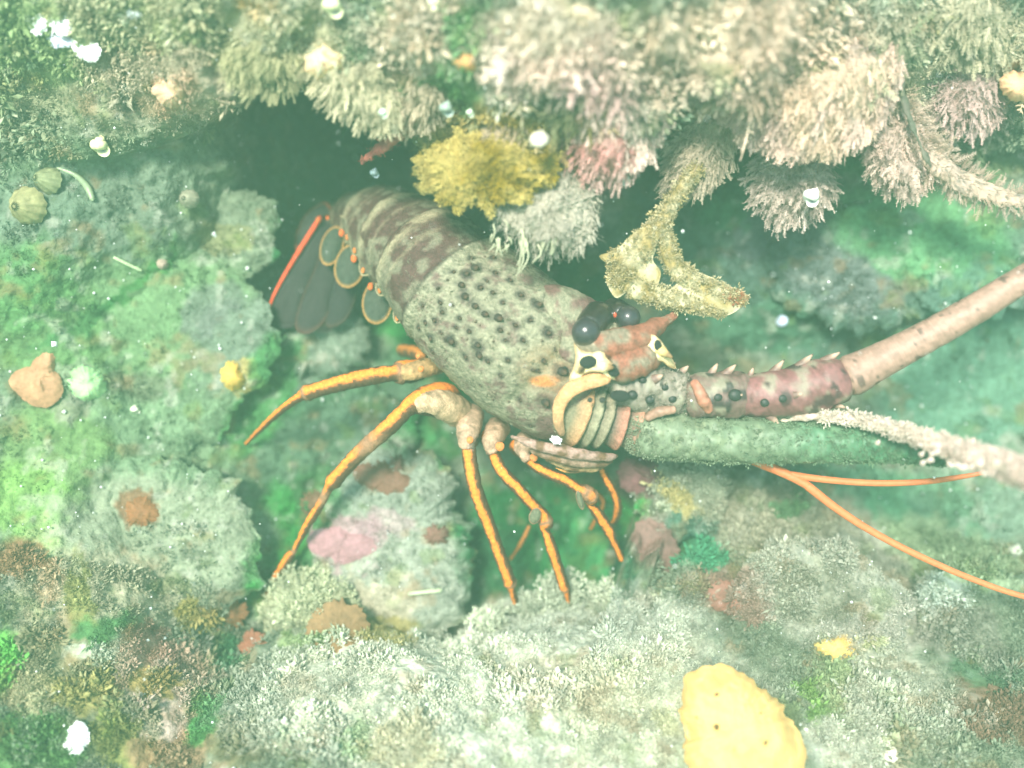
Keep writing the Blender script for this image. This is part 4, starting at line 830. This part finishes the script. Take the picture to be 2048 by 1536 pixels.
# ------------------------------------------------------------------ sponges, crusts, shells
def drape(px, py): return surf_w(px, py)
def pad(name, poly, h, col, mat, lab, cat, grp=None, seed=0, sink=.0015, skirt=.012, namp=.002, jag=4, p=2.5, rings=18, segs=70, mottle=1, fine=.0006, lift=0, flatw=None, jf=.7):
    P = np.array(poly); cx, cy = P.mean(0)
    w = flatw if flatw is not None else float(np.percentile(surf_w(P[:, 0], P[:, 1]), 60)) + lift
    if flatw is None:
        ws = lambda px, py: w + np.clip(surf_w(px, py) - w, -.006, .006) * .8
    else: ws = w
    o, Lc = lump(name, poly, ws, h, mat=mat, col=col, rings=rings, segs=segs, namp=namp, nsc=60, jag=jag, skirt=skirt, seed=seed, p=p, mottle=mottle, fine=fine, jf=jf)
    tag(o, lab, cat, grp); return o, Lc
sp, spL = pad('orange_sponge', [(1375,1345),(1420,1322),(1470,1335),(1520,1375),(1570,1430),(1605,1480),(1612,1560),(1560,1620),(1440,1620),(1385,1560),(1368,1470),(1362,1400)], .022, (242,194,122), 'sponge', 'big smooth orange yellow sponge with dark pores on the bank at the bottom', 'sponge', seed=61, flatw=.058, skirt=.05, namp=.007, mottle=.5, rings=40, segs=140, jag=9, fine=.0004, jf=0.03, p=3.4)
bvs = make_bvh([sp]); pr = Acc()
for (x, y, r_) in [(1434,1390,5.5),(1434,1454,7.5),(1530,1485,6.5),(1394,1435,4),(1521,1427,4),(1490,1410,2.5),(1470,1500,3)]:
    h = hit(x, y, bvs)
    if h: ell(pr, h[0] - h[1] * .0002, np.diag([r_ * MM * .75, r_ * MM * .75, r_ * MM * .3]), (96, 70, 30), 10, 14, .3)
pr.obj('pores', M['crust'], parent=sp)
GS = 'small sponges'
pad('sponge', [(445,735),(465,722),(480,745),(490,768),(465,782),(448,770)], .006, (206,172,84), 'sponge', 'small yellow sponge right of the green boulder near the rear leg', 'sponge', GS, 62)
pad('sponge', [(1625,1290),(1660,1278),(1705,1290),(1720,1310),(1690,1325),(1645,1312)], .008, (232,196,116), 'sponge', 'pale yellow sponge patch above right of the big orange sponge', 'sponge', GS, 63)
pad('sponge', [(600,110),(640,88),(680,100),(700,130),(665,155),(620,150)], .012, (228,200,160), 'sponge', 'peach sponge lump on the ledge above the cave', 'sponge', GS, 64)
pad('sponge', [(910,105),(945,100),(955,125),(935,145),(912,135)], .008, (222,168,112), 'sponge', 'orange peach sponge lump right of the tan clump', 'sponge', GS, 65, lift=.006)
pad('sponge', [(310,160),(345,150),(372,180),(362,212),(325,210)], .010, (206,170,138), 'sponge', 'dull peach sponge lump on the upper left ledge', 'sponge', GS, 66)
pad('sponge', [(2000,155),(2045,145),(2080,170),(2060,195),(2010,190)], .010, (226,180,138), 'sponge', 'peach sponge at the upper right edge', 'sponge', GS, 67, lift=.02)
pad('sponge', [(1135,20),(1165,14),(1195,22),(1190,42),(1150,46)], .005, (206,186,160), 'sponge', 'cream sponge lump beneath the top edge in the pale pink clump', 'sponge', GS, 68, lift=.004)
pad('sponge', [(140,740),(175,732),(205,752),(212,780),(180,802),(148,790)], .008, (166,206,150), 'sponge', 'pale green sponge beside the brown shell fragment', 'sponge', GS, 69)
GC = 'smooth brown crusts'
for i, (poly, col, lab) in enumerate([
 ([(425,1225),(455,1205),(490,1208),(492,1235),(470,1256),(430,1260)], (142,98,66), 'smooth brown oval crust right of the yellow olive tuft in the lower left'),
 ([(485,1275),(510,1258),(536,1275),(535,1310),(510,1330),(486,1315)], (146,92,72), 'reddish brown round crust left of the biggest brown crust'),
 ([(615,1290),(640,1215),(680,1200),(730,1230),(735,1270),(690,1300),(640,1310)], (134,104,72), 'biggest brown crust on the bank below the longest leg'),
 ([(250,1015),(275,995),(310,1005),(315,1035),(290,1050),(258,1042)], (140,92,58), 'rusty crust on the crumbly boulder at the left'),
 ([(850,1062),(875,1052),(896,1064),(892,1082),(866,1090),(852,1080)], (118,84,74), 'dark oval crust on the boulder beside the middle leg'),
 ([(782,918),(796,910),(808,922),(804,938),(788,940)], (110,80,70), 'smallest dark crust near the top of the pale boulder'),
 ([(700,925),(745,930),(790,945),(830,965),(810,985),(760,975),(712,955)], (116,82,68), 'ragged dark red crust crossing the top of the pale boulder'),
 ([(1235,935),(1275,915),(1318,930),(1320,965),(1285,985),(1245,975)], (112,72,76), 'wine red crust right under the folded antenna base'),
 ([(1270,1050),(1310,1040),(1345,1080),(1360,1130),(1320,1145),(1280,1110)], (126,96,90), 'mauve brown crust on the bank right of the front leg'),
 ([(1410,1180),(1460,1165),(1500,1185),(1490,1225),(1440,1220)], (140,98,86), 'red brown crust between the green hollow and the orange sponge'),
 ([(600,1000),(640,985),(650,1010),(620,1030)], (120,90,70), 'small brown crust beside the knee of the longest leg')]):
    pad('crust', poly, .0035, col, 'crust', lab, 'crust', GC, 70 + i, namp=.0008, jag=8, skirt=.022, mottle=1.6, lift=.002)
pad('pink_crust', [(612,1070),(650,1058),(700,1070),(745,1078),(755,1100),(720,1118),(660,1112),(618,1100)], .003, (164,122,128), 'crust', 'bright pink coralline crust on the left face of the pale boulder', 'crust', None, 85, namp=.001, skirt=.008, lift=.002)
# brown three-cornered fragment
pad('shell_fragment', [(15,762),(30,745),(62,735),(82,708),(100,694),(112,712),(106,740),(124,762),(118,800),(100,815),(62,808),(35,785)], .005, (176,132,100), 'crust', 'flat three cornered tan shell fragment at the left', 'shell', None, 86, namp=.0015, jag=3, lift=.004)
# limpets: low ribbed cones
def limpet(x, y, rx, ry, h, col, lab, seed):
    s = hit(x, y); p, nn = s; ac = Acc(); n = 48; rows = [(1, -.1), (.97, .08), (.8, .35), (.55, .66), (.3, .88), (.12, .98)]; V = []; Cc = []
    a = np.cross(nn, (0, 1, .2)); a /= np.linalg.norm(a); b = np.cross(nn, a)
    for k, (rr, hh) in enumerate(rows):
        for t in np.linspace(0, 2 * math.pi, n, endpoint=False):
            q = rr * (1 + .05 * math.sin(12 * t)); V.append(p + a * math.cos(t) * rx * MM * q + b * math.sin(t) * ry * MM * q + nn * h * hh); Cc.append(lin(col) * (1.05 - .25 * (k % 2)))
    V.append(p + nn * h); Cc.append(lin(col)); V = np.array(V); Cc = np.array(Cc) * (1 + .5 * fbm(V, 240, 3, seed))[:, None]; m = np.arange(n); e = (len(rows) - 1) * n
    ac.add(V, [grid_faces(len(rows), n, False, True), np.stack([e + m, e + (m + 1) % n, np.full(n, e + n)], 1)], Cc)
    tag(ac.obj('limpet', M['crust'], origin=L2W(p)[0]), lab, 'limpet', 'limpets on the left slope')
limpet(56,412,42,38,.012,(150,146,104),'larger round silted limpet at the left edge, the lower of the two',1)
limpet(98,362,38,28,.010,(128,134,98),'flatter limpet just above the larger round one at the left',2)
limpet(378,398,22,20,.008,(146,144,124),'small grey limpet left of the cave mouth',3)
limpet(325,528,14,13,.006,(170,150,136),'little pinkish limpet beside the pale straw',4)
# snails: small coiled shells
def snail(x, y, s, col, lab, w=None, tip=(.3, .8, .2), dark=(70, 80, 100)):
    h = hit(x, y); p = h[0] + h[1] * s * MM * .6 if w is None else LP(x, y, w)[0]
    ac = Acc(); t = np.array(tip, float); t /= np.linalg.norm(t); a = np.cross(t, (.2, .1, 1)); a /= np.linalg.norm(a); b = np.cross(t, a); R = s * MM
    nT = 90; c_ = []; rr = []
    for k in range(nT):
        u = k / (nT - 1); an_ = u * 2 * math.pi * 2.6; sc = 1 - u * .86
        c_.append(p + R * (.42 * sc * (a * math.cos(an_) + b * math.sin(an_)) + t * (u * 1.25 - .45))); rr.append(R * .62 * sc)
    c_ = np.array(c_); rr = np.array(rr); th = np.linspace(0, 2 * math.pi, 16, endpoint=False); T = np.gradient(c_, axis=0); T /= np.linalg.norm(T, axis=1, keepdims=True)
    U = t - T * (T @ t)[:, None]; U /= np.linalg.norm(U, axis=1, keepdims=True); S = np.cross(T, U)
    V = (c_[:, None] + rr[:, None, None] * (np.cos(th)[None, :, None] * U[:, None] + np.sin(th)[None, :, None] * S[:, None])).reshape(-1, 3)
    C_ = lin(col) * (1 + .15 * np.sin(np.arange(len(V)) * .3))[:, None]; V = np.vstack([V, c_[0], c_[-1]]); C_ = np.vstack([C_, lin(dark), lin(col)])
    q = np.arange(16); n0 = nT * 16
    ac.add(V, [grid_faces(nT, 16, False, True), np.stack([np.full(16, n0), (q + 1) % 16, q], 1), np.stack([np.full(16, n0 + 1), n0 - 16 + q, n0 - 16 + (q + 1) % 16], 1)], C_)
    tag(ac.obj('snail', M['white'], origin=L2W(p)[0]), lab, 'snail', 'small white snails on the reef')
snail(196,288,21,(236,232,182),'cream snail on the underside of the left ledge')
snail(1625,390,19,(246,246,236),'bright white snail hanging under the mauve beige clump at the right', w=.034, tip=(.6,.7,.2))
snail(1563,633,17,(206,220,246),'bluish white snail on the wall right of the rust brown tip', tip=(-.4,.5,.6))
snail(1080,277,20,(216,206,190),'pale round snail on the mustard seaweed', w=.092, tip=(.1,.5,.8))
snail(1249,355,14,(206,220,206),'pale snail below the rose pink clump', w=.04)
snail(893,214,15,(150,166,156),'dim grey snail above the mustard seaweed', w=.075)
snail(749,344,11,(170,190,200),'small grey snail in the dark cave below the red leaf', w=-.02)
snail(270,819,11,(236,240,214),'tiny white snail on the lower edge of the green boulder')
snail(1774,1512,19,(250,240,224),'white snail at the bottom edge right of the orange sponge')
snail(940,224,8,(210,226,200),'tiny pale snail right of the dim grey one', w=.075)
snail(430,468,6,(230,236,236),'tiny bright snail on the rock left of the tail fan')
snail(766,224,9,(210,226,206),'little pale snail at the lip above the red leaf', w=.085)
snail(2035,1095,18,(196,196,180),'blurred grey snail at the right edge over the antennule')
snail(870,10,24,(222,226,190),'large pale teardrop snail at the top edge', w=.095, tip=(0,-1,.2))
snail(905,24,18,(216,216,186),'smaller teardrop snail beside the large one at the top edge', w=.095, tip=(0,-1,.2))
snail(665,8,20,(226,226,180),'cream snail at the top edge left of the teardrop pair', w=.095)
snail(1355,8,16,(226,232,200),'white snail at the top edge beside the green hollow', w=.08)
# curled white shell pieces
def valve(poly, h, lab, seed, w, col=(250, 250, 250)):
    if w > .06: q = np.array(poly).mean(0); w = hit(*q)[0][2] + .001; h *= .5
    o, _ = lump('broken_shell', poly, w, h, mat='white', col=col, rings=14, segs=60, namp=.002, nsc=160, jag=5, skirt=.006, seed=seed, p=2, mottle=.8, fine=.0012)
    tag(o, lab, 'shell', 'shiny white shell pieces')
valve([(48,30),(68,22),(92,60),(84,72),(60,52)], .006,'shiny white shell piece, leftmost of the group at the top left',91,.088)
valve([(96,34),(120,18),(142,62),(130,72),(104,56)], .006,'shiny white shell piece, top right of the group at the top left',92,.088)
valve([(88,64),(128,72),(150,84),(124,92),(96,80)], .005,'small white shell bridge in the middle of the group at the top left',93,.088,(226,226,250))
valve([(140,72),(168,92),(206,106),(190,124),(164,116),(146,94)], .006,'shiny white shell piece, lowest of the group at the top left',94,.088)
valve([(128,1500),(136,1475),(165,1440),(176,1455),(170,1490),(150,1515)], .010,'bright white curved shell in the lower left corner',95,.085)
valve([(252,20),(272,12),(286,28),(270,38)], .004,'small white shell chip right of the shiny group at the top left',96,.085,(225,225,230))
valve([(1100,878),(1116,874),(1123,880),(1106,885)], .001,'tiny white shell chip caught by the mouthparts',97,.040)

# ------------------------------------------------------------------ grains of shell and silt drifting in the water and lying about
r = np.random.default_rng(77); ac = Acc(); N = 480
x = r.uniform(-60, 2110, N); y = r.uniform(-60, 1600, N); w = r.uniform(-.06, .14, N); pts = LP(x, y, w)
keep = np.array([(h := hit(a, b)) is not None and h[0][2] < c_ for a, b, c_ in zip(x, y, w)]); pts = pts[keep]
OCT = (np.array([(1, 0, 0), (-1, 0, 0), (0, 1, 0), (0, -1, 0), (0, 0, 1), (0, 0, -1)], float) * .5, np.array([(0, 2, 4), (2, 1, 4), (1, 3, 4), (3, 0, 4), (2, 0, 5), (1, 2, 5), (3, 1, 5), (0, 3, 5)]))
spray(ac, pts, r.normal(size=pts.shape), .0007 * r.lognormal(0, .5, len(pts)), np.ones((len(pts), 3)) * .8, [OCT], r)
tag(ac.obj('drifting_specks', M['speck'], smooth=True), 'fine pale specks drifting in the murky water', 'specks', kind='stuff')
ac = Acc(); N = 900; x = r.uniform(-60, 2110, N); y = r.uniform(-60, 1600, N); P = []
for a, b in zip(x, y):
    h = hit(a, b)
    if h: P.append(h[0] + h[1] * .0022)
P = np.array(P); spray(ac, P, r.normal(size=P.shape), .0011 * r.lognormal(0, .5, len(P)), np.ones((len(P), 3)) * .8, [OCT], r)
tag(ac.obj('shell_grit', M['speck']), 'white shell grit scattered over the rocks', 'grit', kind='stuff')

# ------------------------------------------------------------------ the murky green water itself
bpy.context.view_layer.update()
co = []
for o in [seabed] + STRUCT: co += [o.matrix_world @ Vector(b) for b in o.bound_box]
co = np.array([tuple(v) for v in co]); lo = co.min(0) - .1; hi = co.max(0) + .06
lo[2] -= .9; lo[1] = min(lo[1], CAMP.y - .8); hi[2] = max(hi[2], CAMP.z + .06)
V = np.array([(a, b, c_) for a in (lo[0], hi[0]) for b in (lo[1], hi[1]) for c_ in (lo[2], hi[2])])
F = np.array([(0, 1, 3, 2), (4, 6, 7, 5), (0, 4, 5, 1), (2, 3, 7, 6), (0, 2, 6, 4), (1, 5, 7, 3)])
hm = bpy.data.materials.new('murky_water'); hm.use_nodes = True; t = hm.node_tree; t.nodes.remove(t.nodes['Principled BSDF'])
pv = t.nodes.new('ShaderNodeVolumePrincipled'); pv.inputs['Color'].default_value = (.42, .90, .54, 1); pv.inputs['Density'].default_value = .50; pv.inputs['Anisotropy'].default_value = .2
t.links.new(pv.outputs[0], t.nodes['Material Output'].inputs['Volume'])
hz = mesh_obj('haze', V, [F], hm, smooth=False); tag(hz, 'pale green murk of the water', 'haze', kind='stuff')
